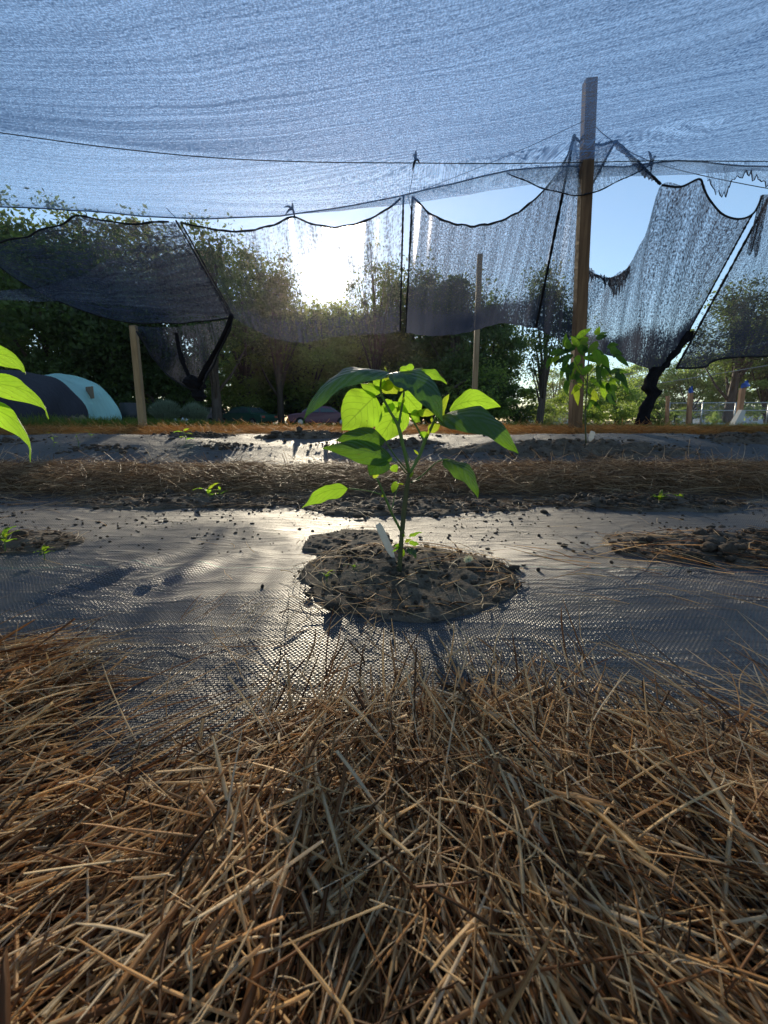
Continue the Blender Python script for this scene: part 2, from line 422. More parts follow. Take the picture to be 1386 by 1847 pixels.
def near_field(N, y0, y1, L0, L1, w0, w1, seed, lift, xr=.95, spread=.5, steep=.0, curv=.11):
    r = np.random.default_rng(seed)
    x = r.uniform(-xr, xr, N); y = r.uniform(y0, y1, N)
    keep = (y < edge_y(x) + r.normal(0, .025, N)) & (np.abs(x) < .25 + y * 1.15)
    x, y = x[keep], y[keep]; n = len(x)
    # sweep: left leans up-right, centre runs away, right leans up-left
    f = np.interp(x, [-.6, -.25, -.05, .1, .3, .6], [.45, .65, 1.15, 1.7, 2.15, 2.35])
    f = f + .35 * sn(x, y, 5, 11)
    yaw = f + r.normal(0, spread, n); wild = r.random(n) < .28
    yaw = np.where(wild, r.uniform(0, PI, n), yaw) + (r.random(n) < .5) * PI
    pitch = r.normal(0, .24, n) + steep * r.random(n)
    z = H(x, y) + mound(x, y) + r.uniform(-.03, 1, n) * lift
    L = r.uniform(L0, L1, n) * np.where(r.random(n) < .3, .45, 1)
    w = np.clip(r.lognormal(math.log((w0 + w1) / 2), .38, n), w0 * .5, w1 * 1.7)
    return strands(np.stack([x, y, z], -1), yaw, pitch, L, w, curv, 7, .55, seed)
parts = [near_field(10500, -.02, .75, .07, .20, .0007, .0018, 1, .010),
         near_field(6000, .0, .75, .08, .24, .0007, .0018, 2, .026),
         near_field(2200, .05, .72, .06, .16, .0008, .0020, 3, .036, steep=.5),
         near_field(6000, .0, .76, .02, .07, .0003, .0009, 4, .034, steep=.35, spread=1.0),
         near_field(260, .05, .60, .08, .18, .0018, .0026, 6, .026, spread=.7)]
# loose stems lying over the fabric edge, some standing
r = np.random.default_rng(9)
def loose(N, xa, xb, ya, yb, seed, L0=.05, L1=.16, yawc=1.5, ys=.6, pc=.25, w=.0010, zl=.012, curv=.2):
    r = np.random.default_rng(seed)
    x = r.uniform(xa, xb, N); y = r.uniform(ya, yb, N)
    yaw = r.normal(yawc, ys, N); pitch = np.abs(r.normal(0, pc, N)); L = r.uniform(L0, L1, N)
    z = H(x, y) + .008 + np.sin(pitch) * L * .5 + r.uniform(0, zl, N)
    return strands(np.stack([x, y, z], -1), yaw, pitch, L, r.uniform(w * .6, w * 1.3, N), curv, 7, .5, seed)
parts += [loose(120, -.16, .30, .50, .68, 21, .05, .11, 1.45, .45, .42, .0015), loose(160, -.75, -.45, .60, .72, 22, .10, .22, .25, .3, .08),
          loose(50, -.35, -.08, .44, .55, 23, .14, .26, .62, .2, .10), loose(130, .15, .7, .45, .60, 24, .08, .2, 2.3, .5, .3),
          loose(60, -.8, .9, .45, .66, 25, .1, .2, 1.6, .9, .25)]
straw_obj('straw_mulch', parts, M['straw'], 'thick golden brown straw mulch filling the foreground in front of the fabric')

def band(N, xa, xb, y0, y1, seed, zl, L0=.08, L1=.25, w=.0011, K=6, prof=None, pitch=.12, spread=.5, yawc=0):
    r = np.random.default_rng(seed)
    x = r.uniform(xa, xb, N); y = y0 + (y1 - y0) * r.beta(1.6, 1.6, N)
    y = y + .06 * sn(x, x * 0, 3, seed % 7) + (.05 * sn(x, y, 2.2, 6) if y0 < 3 else 0)
    hump = np.clip(1 - ((y - (y0 + y1) / 2) / ((y1 - y0) / 2)) ** 2, 0, 1) ** .7
    z = H(x, y) + .006 + zl * hump * (1 + .4 * sn(x, y, 4, 5)) * r.random(N) ** .6
    yaw = r.normal(yawc, spread, N); wild = r.random(N) < .35
    yaw = np.where(wild, r.uniform(0, PI, N), yaw)
    return strands(np.stack([x, y, z], -1), yaw, r.normal(0, pitch, N), r.uniform(L0, L1, N), r.uniform(w * .6, w * 1.4, N), .3, K, .5, seed)
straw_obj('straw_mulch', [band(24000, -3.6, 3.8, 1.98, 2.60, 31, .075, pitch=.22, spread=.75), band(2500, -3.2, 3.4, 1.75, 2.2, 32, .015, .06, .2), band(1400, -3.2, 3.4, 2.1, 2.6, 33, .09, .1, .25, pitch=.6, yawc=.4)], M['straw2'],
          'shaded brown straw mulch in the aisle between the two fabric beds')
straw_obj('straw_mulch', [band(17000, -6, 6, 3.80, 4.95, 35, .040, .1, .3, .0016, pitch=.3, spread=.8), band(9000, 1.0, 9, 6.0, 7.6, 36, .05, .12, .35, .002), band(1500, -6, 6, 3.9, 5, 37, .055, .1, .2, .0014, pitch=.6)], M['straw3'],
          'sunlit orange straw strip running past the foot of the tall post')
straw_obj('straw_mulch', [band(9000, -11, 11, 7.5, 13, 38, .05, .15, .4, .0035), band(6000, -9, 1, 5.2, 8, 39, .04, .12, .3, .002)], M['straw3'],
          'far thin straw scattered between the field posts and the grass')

# ---------------------------------------------------------------- soil patches
def blob_poly(ang, r0, seed, rough=.18):
    return r0 * (1 + rough * .6 * np.sin(ang * 2 + seed) + rough * .5 * np.sin(ang * 3 + seed * 2.3) + rough * .35 * np.sin(ang * 7 + seed * 1.7) + rough * .2 * np.sin(ang * 13 + seed))
def rough_(x, y, sd):
    return np.array([noise.turbulence((a * 16, b * 16, sd), 4, False) - .45 for a, b in zip(x, y)])
def soil_patch(cx, cy, rx, ry, hgt, seed, label,  nclod=120, nstraw=80, cs=.008, group='soil patches in the fabric', smat='straw2'):
    r = np.random.default_rng(seed)
    e = empty('soil_patch', (cx, cy, float(H(cx, cy))), label, 'soil patch', group)
    nr, na = 40, 150
    ang = np.linspace(0, 2 * PI, na, endpoint=False)
    V = []
    bp = blob_poly(ang, 1, seed, .05 if seed == 3 else .18)
    for i in range(nr):
        t = (i / (nr - 1))
        x = np.cos(ang) * bp * rx * t; y = np.sin(ang) * bp * ry * t
        z = H(cx + x, cy + y) - e.location.z + .009 + hgt * (1 - t ** 2) * (1 + .5 * sn((cx + x) * 1, cy + y, 14, 3)) + (.007 * sn(cx + x, cy + y, 38, 7) + (.004 + hgt * .25) * rough_(cx + x, cy + y, seed)) * (1 - t ** 6) - .010 * (t > .985)
        V.append(np.stack([x, y, z], -1))
    V = np.concatenate(V)
    link('soil', npmesh('soil', V, gridfaces(nr, na, True), True), M['soil'], e)
    # clods
    mb = MB()
    for k in range(nclod):
        a = r.uniform(0, 2 * PI); q = math.sqrt(r.random()) * r.choice([.98, 1.05, 1.35], p=[.6, .28, .12])
        x, y = math.cos(a) * rx * q, math.sin(a) * ry * q
        s = cs * r.lognormal(-.35, .5)
        z = float(H(cx + x, cy + y)) - e.location.z + .008 + (hgt * (1 - q * q) if q < 1 else 0) + s * .2
        add_clod(mb, (x, y, z), s, r)
    o = mb.build('clods', M['clod'], e, True); o['kind'] = 'stuff'
    if nstraw:
        n = nstraw; a = r.uniform(0, 2 * PI, n); q = np.where(r.random(n) < .5, r.uniform(.8, 1.08, n), np.sqrt(r.random(n)))
        x, y = np.cos(a) * rx * q, np.sin(a) * ry * q
        z = H(cx + x, cy + y) - e.location.z + .012 + hgt * np.clip(1 - q * q, 0, 1) + r.uniform(0, .008, n)
        yaw = np.where(q > .8, a + PI / 2 + r.normal(0, .5, n), r.uniform(0, PI, n))
        L = r.uniform(.03, .12, n)
        straw_obj('straw_bits', [strands(np.stack([x, y, z], -1), yaw, r.normal(0, .1, n), L, r.uniform(.0006, .0013, n) * (1.4 if seed == 3 else 1), .3, 6, .4, seed)], M[smat], None, parent=e)
    return e
def add_clod(mb, c, s, r):
    t = (1 + 5 ** .5) / 2
    vs = [(-1, t, 0), (1, t, 0), (-1, -t, 0), (1, -t, 0), (0, -1, t), (0, 1, t), (0, -1, -t), (0, 1, -t), (t, 0, -1), (t, 0, 1), (-t, 0, -1), (-t, 0, 1)]
    fs = [(0, 11, 5), (0, 5, 1), (0, 1, 7), (0, 7, 10), (0, 10, 11), (1, 5, 9), (5, 11, 4), (11, 10, 2), (10, 7, 6), (7, 1, 8), (3, 9, 4), (3, 4, 2), (3, 2, 6), (3, 6, 8), (3, 8, 9), (4, 9, 5), (2, 4, 11), (6, 2, 10), (8, 6, 7), (9, 8, 1)]
    k = s / 1.9; sc = r.uniform(.6, 1.3, 3) * (1, 1, .7)
    mb.add([(c[0] + a * k * sc[0] * r.uniform(.7, 1.25), c[1] + b * k * sc[1] * r.uniform(.7, 1.25), c[2] + d * k * sc[2] * r.uniform(.7, 1.25)) for a, b, d in vs], fs)
soil_patch(.052, 1.02, .245, .235, .012, 3, 'round grey soil patch at the foot of the bushy pepper plant, straw round its rim', 260, 190, .007, smat='straw')
soil_patch(-.10, 1.28, .13, .14, .003, 5, 'thin spill of grey soil just behind the round planting hole, beside the white tag', 70, 20, .005)
soil_patch(-1.06, 1.28, .20, .12, .014, 7, 'soil patch with weeds and dark straw at the left edge of the near fabric', 150, 170, .007)
soil_patch(1.02, 1.22, .42, .17, .026, 9, 'dark crumbly soil heap under long straw at the right edge of the near fabric', 420, 200, .009, smat='straw')
soil_patch(-.78, 1.90, .46, .14, .024, 12, 'low heap of dark soil and straw at the back left of the near fabric', 300, 330, .008)
soil_patch(.12, 1.80, .42, .16, .020, 14, 'shadowed soil heap straight behind the bushy pepper plant', 300, 220, .008)
soil_patch(1.02, 1.86, .40, .14, .030, 16, 'lumpy dark soil heap with green weeds at the back right of the near fabric', 360, 200, .010)
for i, (cx, cy, rx, ry, h, s, lb) in enumerate(((1.18, 2.92, .80, .24, .050, 21, 'wide dark soil mound on the second bed around the slender pepper plant'),
        (2.55, 3.15, .62, .22, .060, 23, 'dark soil mound on the second bed at the right edge of the photo'),
        (-.02, 3.05, .50, .16, .04, 25, 'soil mound on the second bed seen through the stems of the bushy plant'),
        (-1.02, 3.0, .34, .12, .020, 27, 'soil mound on the second bed around the middle seedling'),
        (-1.72, 2.95, .30, .12, .016, 29, 'low soil patch on the second bed below the left wooden post'),
        (-1.35, 3.42, .30, .12, .030, 31, 'crumbly mound on the back edge of the second bed, left of the middle seedling'),
        (-.55, 3.42, .34, .12, .045, 33, 'crumbly mound on the back edge of the second bed, in line with the green car'),
        (-2.5, 3.1, .35, .12, .02, 35, 'soil patch on the second bed behind the leaves at the left edge'))):
    soil_patch(cx, cy, rx, ry, h, s, lb, 190, 70, .011)
# loose crumbs over the fabric
mb = MB(); rr = np.random.default_rng(77)
for k in range(2200):
    y = 1.15 + rr.beta(1.8, 1.3) * .85; x = rr.uniform(-1.9, 1.9)
    if rr.random() > .35 + .65 * (noise.noise((x * 2.2, y * 3, 0)) > -.05): continue
    s = .0032 * rr.lognormal(0, .5); add_clod(mb, (x, y, float(H(x, y) + rump(x, y)) + .004 + s * .2), s, rr)
for k in range(900):
    y = rr.uniform(2.6, 3.8); x = rr.uniform(-4, 4); s = .005 * rr.lognormal(0, .5)
    add_clod(mb, (x, y, float(H(x, y) + rump2(x, y)) + .004), s, rr)
tag(mb.build('soil_crumbs', M['clod'], None, True), 'small dark soil crumbs scattered over the dusty fabric', 'soil crumbs', kind='stuff')
# single straws lying on the fabric
straw_obj('loose_straw', [loose(70, .35, 1.0, .80, 1.25, 41, .08, .22, 2.6, .35, .05, .0011), loose(60, -1.5, 1.6, .75, 1.9, 42, .04, .14, 2.9, .8, .06, .0009), loose(40, -.35, .0, .70, .85, 43, .05, .12, 1.2, .6, .3, .0009), loose(60, .6, 1.5, 1.15, 1.3, 44, .15, .4, 3.05, .2, .05, .0016)],
          M['straw'], 'single dry straws lying loose on the near woven fabric')

# ---------------------------------------------------------------- pepper plants
def leaf_mesh(B, T, N, w, arch=.15, fold=.25, curl=.0, seed=0, nu=21, nv=9):
    B, T = Vector(B), Vector(T); A = T - B; L = A.length; a = A.normalized()
    N = Vector(N); N = (N - a * N.dot(a)).normalized(); S = a.cross(N).normalized()
    V, U = [], []
    r = random.Random(seed); p1, p2 = r.uniform(0, 6), r.uniform(0, 6)
    for i in range(nu):
        t = i / (nu - 1)
        hw = w / 2 * float(np.interp(t, [0, .04, .10, .18, .28, .40, .52, .64, .76, .86, .93, 1], [.03, .30, .62, .86, .98, 1, .92, .76, .54, .32, .15, 0]))
        for j in range(nv):
            s = j / (nv - 1) * 2 - 1
            x = B + A * t + N * (arch * L * 4 * t * (1 - t)) + N * (curl * L * t ** 3)
            x = x + S * (s * hw) - N * (fold * hw * abs(s) ** 1.4) + N * (.035 * w * math.sin(t * 13 + p1 + s * 1.3) * abs(s) ** 2 + .02 * w * math.sin(t * 21 + p2) * abs(s) ** 3)
            x = x + N * (-.012 * w * abs(math.sin((t - abs(s) * .4) * 7 * PI)))
            V.append(x); U.append((t, j / (nv - 1)))
    return npmesh('leaf', V, gridfaces(nu, nv), True, U)
class Plant:
    def __init__(s, loc, label, group=None):
        s.e = empty('pepper_plant', loc, label, 'pepper plant', group); s.o = Vector(loc); s.k = 0
    def stem(s, pts, rad, name='stem', mat='stem', n=9):
        c = spline([Vector(p) - s.o for p in pts], max(6, len(pts) * 4))
        rr = np.interp(np.linspace(0, 1, len(c)), np.linspace(0, 1, len(rad)), rad)
        mb = MB(); mb.tube([Vector(p) for p in c], list(rr), n); return mb.build(name, M[mat], s.e, True)
    def leaf(s, B, T, N, w, arch=.12, fold=.22, curl=0, mat='leaf', name='leaf', label=None):
        s.k += 1
        me = leaf_mesh(Vector(B) - s.o, Vector(T) - s.o, N, w, arch, fold, curl, s.k * 7)
        o = link(name, me, M[mat], s.e)
        if label: o['label'] = label
        return o
def cpt(u, v, Y): return P(500 + u * .3463, 640 + v * .3463, Y)   # crop coordinates of the plant close-up
Y0 = 1.03
bx = cpt(636, 1145, Y0)
pl = Plant((bx.x, bx.y, float(H(bx.x, bx.y)) + .012), 'bushy young pepper plant with broad backlit leaves in the round soil hole')
pl.stem([cpt(636, 1150, Y0), cpt(645, 1000, Y0), cpt(668, 760, Y0), cpt(690, 610, Y0)], [.0060, .0052, .0056, .0046], mat='stem_dark')
pl.stem([cpt(690, 620, Y0), cpt(660, 490, Y0 - .01), cpt(630, 370, Y0 - .015), cpt(580, 280, Y0 - .015), cpt(540, 190, Y0 - .01), cpt(545, 110, Y0)], [.0040, .0036, .0040, .0028, .0024, .0016], 'branch')
pl.stem([cpt(690, 620, Y0), cpt(740, 530, Y0 + .01), cpt(770, 450, Y0 + .01), cpt(808, 370, Y0), cpt(830, 320, Y0)], [.0040, .0034, .0040, .0032, .0022], 'branch')
pl.stem([cpt(632, 375, Y0 - .015), cpt(645, 300, Y0 - .005), cpt(660, 210, Y0), cpt(660, 130, Y0)], [.0030, .0026, .0022, .0014], 'branch')
pl.stem([cpt(770, 455, Y0 + .01), cpt(730, 380, Y0 + .02), cpt(690, 310, Y0 + .03)], [.0026, .0020, .0015], 'branch')
pl.stem([cpt(645, 915, Y0), cpt(600, 830, Y0 - .02), cpt(575, 770, Y0 - .03), cpt(520, 640, Y0 - .05)], [.0030, .0026, .0026, .0018], 'side_shoot')
pl.stem([cpt(548, 728, Y0 - .04), cpt(470, 708, Y0 - .05), cpt(370, 695, Y0 - .06)], [.0014, .0012, .0012], 'petiole')
pl.stem([cpt(700, 665, Y0), cpt(760, 625, Y0 - .03), cpt(830, 560, Y0 - .05), cpt(870, 545, Y0 - .05)], [.0020, .0017, .0014, .0012], 'petiole')
pl.stem([cpt(680, 605, Y0), cpt(610, 520, Y0 - .03), cpt(560, 440, Y0 - .05)], [.0016, .0014, .0012], 'petiole')
pl.stem([cpt(675, 620, Y0), cpt(620, 560, Y0 - .05), cpt(560, 545, Y0 - .08)], [.0016, .0013, .0012], 'petiole')
pl.stem([cpt(600, 800, Y0 - .02), cpt(615, 730, Y0 - .01), cpt(630, 690, Y0 - .01)], [.0012, .001, .0009], 'petiole')
pl.stem([cpt(545, 215, Y0 - .01), cpt(525, 215, Y0 - .01), cpt(505, 212, Y0 - .01)], [.0016, .0014, .0012], 'petiole')
pl.stem([cpt(660, 470, Y0 - .01), cpt(700, 560, Y0 - .0), cpt(740, 520, Y0 + .0)], [.0010, .0009, .0009], 'petiole')
G = pl.leaf
# broad top leaf arching to the left, dark above, drooping at its tip
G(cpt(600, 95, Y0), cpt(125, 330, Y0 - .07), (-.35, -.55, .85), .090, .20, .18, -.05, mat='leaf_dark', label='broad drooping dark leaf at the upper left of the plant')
G(cpt(512, 212, Y0 - .01), cpt(335, 392, Y0 - .06), (.25, .95, .35), .090, .06, .12, label='round bright backlit leaf left of the stem')
G(cpt(655, 250, Y0 + .02), cpt(517, 466, Y0 + .02), (.2, .95, .2), .072, .06, .15)
G(cpt(545, 200, Y0), cpt(430, 150, Y0 - .02), (-.2, .3, 1), .040, .12, .3)
G(cpt(560, 120, Y0 + .01), cpt(625, 205, Y0 + .03), (.2, 1, .4), .052, .08, .2, mat='young')
G(cpt(650, 175, Y0), cpt(672, 120, Y0 + .01), (-.5, .8, .3), .018, .05, .3, mat='young')
G(cpt(590, 130, Y0 + .02), cpt(560, 60, Y0 + .06), (-.3, .8, .6), .030, .05, .3, mat='young')
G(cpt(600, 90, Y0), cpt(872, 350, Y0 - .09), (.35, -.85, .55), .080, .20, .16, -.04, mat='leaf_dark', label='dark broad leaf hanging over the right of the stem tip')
G(cpt(655, 195, Y0 + .02), cpt(750, 305, Y0 + .03), (.1, 1, .3), .058, .08, .18, mat='leaf')
G(cpt(700, 110, Y0 + .06), cpt(885, 150, Y0 + .07), (.1, .4, .9), .050, .22, .2)
G(cpt(690, 120, Y0 + .05), cpt(750, 75, Y0 + .12), (.1, .5, .9), .04, .12, .2, mat='young')
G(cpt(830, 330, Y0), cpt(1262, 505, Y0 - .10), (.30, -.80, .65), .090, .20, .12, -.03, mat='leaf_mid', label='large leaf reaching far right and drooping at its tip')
G(cpt(900, 290, Y0 + .03), cpt(1165, 270, Y0 + .05), (.05, .75, .6), .070, .24, .1, label='bright leaf behind the large right leaf')
G(cpt(835, 345, Y0), cpt(900, 200, Y0 + .02), (-.5, .6, .3), .030, .1, .3, mat='young')
G(cpt(820, 310, Y0), cpt(700, 315, Y0 - .02), (0, .5, .9), .034, .20, .25, mat='young')
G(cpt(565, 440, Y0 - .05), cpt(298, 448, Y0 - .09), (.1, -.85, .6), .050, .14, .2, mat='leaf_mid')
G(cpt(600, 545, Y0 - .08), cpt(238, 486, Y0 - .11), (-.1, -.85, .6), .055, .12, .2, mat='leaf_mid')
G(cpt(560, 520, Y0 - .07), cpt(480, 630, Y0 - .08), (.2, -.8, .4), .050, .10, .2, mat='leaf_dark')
G(cpt(590, 590, Y0 - .03), cpt(530, 600, Y0 - .05), (0, .2, 1), .018, .1, .2, mat='young')
G(cpt(600, 575, Y0 + .0), cpt(625, 612, Y0), (.1, .9, .3), .02, .1, .2)
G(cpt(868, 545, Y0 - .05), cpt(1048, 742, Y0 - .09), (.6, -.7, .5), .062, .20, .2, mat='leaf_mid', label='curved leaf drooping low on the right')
G(cpt(368, 695, Y0 - .06), cpt(130, 800, Y0 - .09), (-.35, .75, .7), .052, .16, .22, label='bright yellow green leaf reaching low to the left')
G(cpt(690, 665, Y0 - .01), cpt(745, 655, Y0 - .03), (0, -.2, 1), .018, .1, .2, mat='leaf_dark')
G(cpt(660, 675, Y0 - .01), cpt(605, 672, Y0 - .02), (0, .3, 1), .018, .12, .2, mat='young')
G(cpt(520, 640, Y0 - .05), cpt(505, 610, Y0 - .06), (-.3, .8, .3), .014, .1, .2, mat='young')
G(cpt(690, 950, Y0), cpt(762, 925, Y0 - .02), (.1, .3, 1), .022, .15, .2)
G(cpt(680, 1000, Y0 - .01), cpt(725, 1060, Y0 - .03), (.5, -.5, .6), .026, .15, .2, mat='leaf_dark')
G(cpt(640, 1000, Y0), cpt(598, 1030, Y0 - .02), (-.3, .6, .6), .018, .1, .2)
G(cpt(665, 975, Y0), cpt(700, 960, Y0), (0, .7, .6), .014, .1, .2, mat='young')
for (a_, b_, c_, d_, w_, m_) in ((610, 150, 545, 175, .028, 'young'), (640, 190, 640, 120, .026, 'young'), (600, 240, 560, 300, .03, 'leaf'), (700, 300, 745, 350, .03, 'leaf'), (790, 400, 850, 360, .022, 'young'), (780, 430, 745, 400, .018, 'leaf'), (640, 360, 600, 330, .020, 'leaf'), (625, 660, 600, 720, .016, 'leaf'), (655, 1010, 640, 1065, .016, 'leaf'), (650, 990, 605, 1000, .018, 'leaf'), (690, 985, 740, 985, .018, 'leaf'), (700, 90, 640, 70, .036, 'leaf'), (560, 170, 500, 130, .03, 'leaf')):
    G(cpt(a_, b_, Y0 + .01), cpt(c_, d_, Y0 - .01), (.2, .8, .5), w_, .15, .2, mat=m_)
for (u, v) in ((655, 255), (625, 300), (780, 430), (735, 520), (690, 640), (545, 740), (660, 950), (805, 350), (640, 290)):
    G(cpt(u, v, Y0 - .005), cpt(u + random.uniform(-25, 25), v - random.uniform(10, 45), Y0 - .02), (.3, .7, .3), .006, .1, .3, mat='young', name='leaf')

# pepper plant at the left edge
def edge_plant():
    b = P(-120, 1010, 1.12)
    p = Plant((b.x, b.y, float(H(b.x, b.y)) + .01), 'pepper plant cut off by the left edge, only its leaves showing')
    top = P(-95, 700, 1.10)
    p.stem([b, P(-105, 860, 1.11), top, P(-90, 630, 1.1)], [.005, .0045, .003, .002], mat='stem_dark')
    for (a, t, n, w) in (((-70, 632, 1.08), (46, 676, 1.02), (.2, .9, .45), .052), ((-85, 688, 1.08), (88, 756, 1.00), (.2, .9, .5), .064), ((-80, 715, 1.05), (55, 834, .98), (.4, .9, .35), .070),
                         ((-85, 690, 1.15), (-20, 800, 1.12), (.4, .9, .3), .06), ((-95, 660, 1.1), (-220, 720, 1.1), (-.4, .4, .8), .07), ((-95, 640, 1.12), (-60, 560, 1.2), (0, .8, .5), .05), ((-95, 650, 1.1), (-190, 640, 1.0), (-.2, .2, .9), .06)):
        p.leaf(P(*a), P(*t), n, w, .20, .2)
        p.stem([P(-98, 700, 1.10), P(*a)], [.0015, .0012], 'petiole')
edge_plant()

# slender taller pepper by the post
def slender():
    b = P(1058, 793, 2.95)
    p = Plant((b.x, b.y, float(H(b.x, b.y)) + .02), 'tall slender pepper plant with small leaves beside the tall post')
    Y = 2.95
    p.stem([b - Vector((0, 0, .03)), P(1056, 750, Y), P(1059, 700, Y), P(1062, 650, Y)], [.0055, .005, .0045, .0035], mat='stem_dark')
    tips = []
    for pts in (((1059, 690), (1040, 655), (1025, 620)), ((1060, 680), (1085, 650), (1100, 625)), ((1062, 655), (1065, 620), (1075, 600)), ((1060, 700), (1090, 680), (1120, 668)), ((1059, 705), (1035, 690), (1015, 680))):
        dy = random.uniform(-.06, .06)
        p.stem([P(q[0], q[1], Y + dy * i) for i, q in enumerate(pts)], [.003, .0022, .0014], 'branch', n=6)
        tips.append((pts, dy))
    R = random.Random(4)
    spots = [(1000, 645, 990, 662), (1015, 632, 990, 640), (1020, 628, 1022, 600), (1040, 610, 1068, 592), (1045, 625, 1030, 605), (1060, 625, 1052, 600), (1075, 605, 1082, 588), (1075, 610, 1098, 600), (1095, 625, 1117, 622), (1100, 628, 1125, 640),
             (1085, 640, 1100, 665), (1060, 640, 1085, 655), (1045, 640, 1035, 665), (1025, 650, 1012, 690), (1025, 685, 1020, 705), (1040, 660, 1060, 678), (1080, 665, 1105, 680), (1100, 670, 1136, 672), (1110, 672, 1128, 690), (1085, 690, 1105, 706),
             (1050, 690, 1030, 712), (1065, 700, 1082, 722), (1070, 660, 1050, 672), (1062, 610, 1045, 622), (1090, 655, 1078, 690), (1035, 640, 1000, 655), (1050, 655, 1040, 690), (1070, 630, 1095, 648), (1065, 680, 1088, 700), (1115, 665, 1120, 700), (1040, 625, 1015, 632), (1078, 615, 1060, 640), (1095, 690, 1112, 722), (1075, 710, 1068, 735), (1030, 670, 1008, 665)]
    spots += [(a + R.uniform(-12, 12), b_ + R.uniform(-4, 22), c + R.uniform(-14, 14), d + R.uniform(2, 26)) for (a, b_, c, d) in spots]
    for (a, b_, c, d) in spots:
        dy = R.uniform(-.12, .12)
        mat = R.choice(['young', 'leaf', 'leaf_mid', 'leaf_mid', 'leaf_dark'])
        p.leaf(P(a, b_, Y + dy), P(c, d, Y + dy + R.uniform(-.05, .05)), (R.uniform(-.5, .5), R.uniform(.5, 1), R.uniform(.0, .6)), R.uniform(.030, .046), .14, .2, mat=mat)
slender()
# seedlings
def seedling(px, py, Y, h, n, label, lw=.03, seed=0, name='seedling', cat='seedling', group='seedlings and weeds on the beds', spread=.6):
    R = random.Random(seed); b = P(px, py, Y); b.z = float(H(b.x, b.y)) + .012
    p = Plant(b, label, group); p.e.name = name; p.e['category'] = cat
    top = b + Vector((R.uniform(-.1, .1) * h, 0, h))
    p.stem([b - Vector((0, 0, .01)), (b + top) / 2 + Vector((.04 * h, 0, 0)), top], [.0014 + h * .004, .0012 + h * .003, .001], n=6)
    for k in range(n):
        t = .45 + .55 * (k / max(1, n - 1)); a = k * 2.4 + R.uniform(-.3, .3)
        q = b + (top - b) * t
        T = q + Vector((math.cos(a), math.sin(a) * .7, R.uniform(-.1, spread))) * lw * R.uniform(1.3, 2)
        p.leaf(q, T, (0, .3, 1), lw * .55, .15, .2, mat='young' if k % 2 else 'leaf')
seedling(337, 812, 3.0, .10, 6, 'small seedling with a flat leaf rosette on the second bed, below the shrubs', .040, 1, spread=.15)
seedling(98, 815, 2.95, .085, 5, 'tiny thin seedling on the second bed below the teal tunnel', .02, 2)
seedling(165, 800, 3.3, .05, 5, 'tiny green sprout on the second bed, right of the tunnel cover', .02, 3)
seedling(143, 812, 2.95, .09, 4, 'bare thin seedling between the two left sprouts of the second bed', .012, 8)
seedling(378, 893, 1.92, .045, 6, 'bright green sprout on the dark heap at the back left of the near bed', .034, 4)
seedling(397, 890, 1.95, .04, 3, 'thin pale sprout just right of the bright green sprout', .018, 5)
seedling(8, 985, 1.2, .045, 9, 'leafy green weed at the left edge soil patch', .024, 6)
seedling(80, 1002, 1.13, .02, 9, 'low weed lying on the rim of the left edge soil patch', .016, 7)
seedling(1190, 912, 1.82, .03, 12, 'feathery green weed on the lumpy heap at the back right', .026, 9)
seedling(1228, 908, 1.84, .025, 8, 'small yellow green weed right of the feathery weed', .018, 10)
seedling(590, 1060, .97, .012, 6, 'small rusty green weed in the left of the round soil patch', .012, 11)
seedling(638, 1035, 1.03, .012, 5, 'pale tiny sprout between the rusty weed and the pepper stem', .012, 12)
# plant tags
def ptag(a, b, w, Y, label):
    A, B = P(a[0], a[1], Y), P(b[0], b[1], Y - .01)
    d = (B - A).normalized(); s = Vector((1, .1, 0)); s = (s - d * s.dot(d)).normalized() * w / 2; n = d.cross(s).normalized() * .0006
    mb = MB(); ring = []
    pts = []
    for t, k in ((0, .75), (.12, 1), (.7, 1), (.9, .55), (1.0, .1)):
        q = A + (B - A) * t + n * 6 * math.sin(t * 3)
        pts.append([q - s * k - n, q + s * k - n, q + s * k + n, q - s * k + n])
    V = [p for r_ in pts for p in r_]; Fc = []
    for i in range(4):
        for j in range(4): Fc.append((i * 4 + j, i * 4 + (j + 1) % 4, (i + 1) * 4 + (j + 1) % 4, (i + 1) * 4 + j))
    Fc += [(0, 1, 2, 3), (19, 18, 17, 16)]
    mb.add(V, Fc)
    tag(mb.build('plant_tag', M['tag']), label, 'plant tag')
ptag((682, 945), (712, 1010), .017, 1.12, 'white plastic plant tag leaning behind the bushy pepper stem')
ptag((1070, 778), (1064, 796), .035, 3.02, 'small clear plant tag at the foot of the slender pepper plant')
# pale star flower lying on the soil
fc = P(845, 1012, 1.08); fc.z = float(H(fc.x, fc.y)) + .02
fe = empty('flower', fc, 'pale yellow star shaped flower lying on the right of the round soil patch', 'flower')
for k in range(9):
    a = k * 2 * PI / 9; d = Vector((math.cos(a), .5 * math.sin(a), .35 + .6 * math.sin(a + .5)))
    link('petal', leaf_mesh(Vector((0, 0, 0)), d.normalized() * .013, (0, -1, .4), .007, .15, .2, 0, k, 6, 5), M['petal'], fe)
mb = MB(); mb.tube([Vector((0, 0, -.012)), Vector((0, 0, .002))], [.0012, .0022], 7); mb.build('stalk', M['stem'], fe, True)

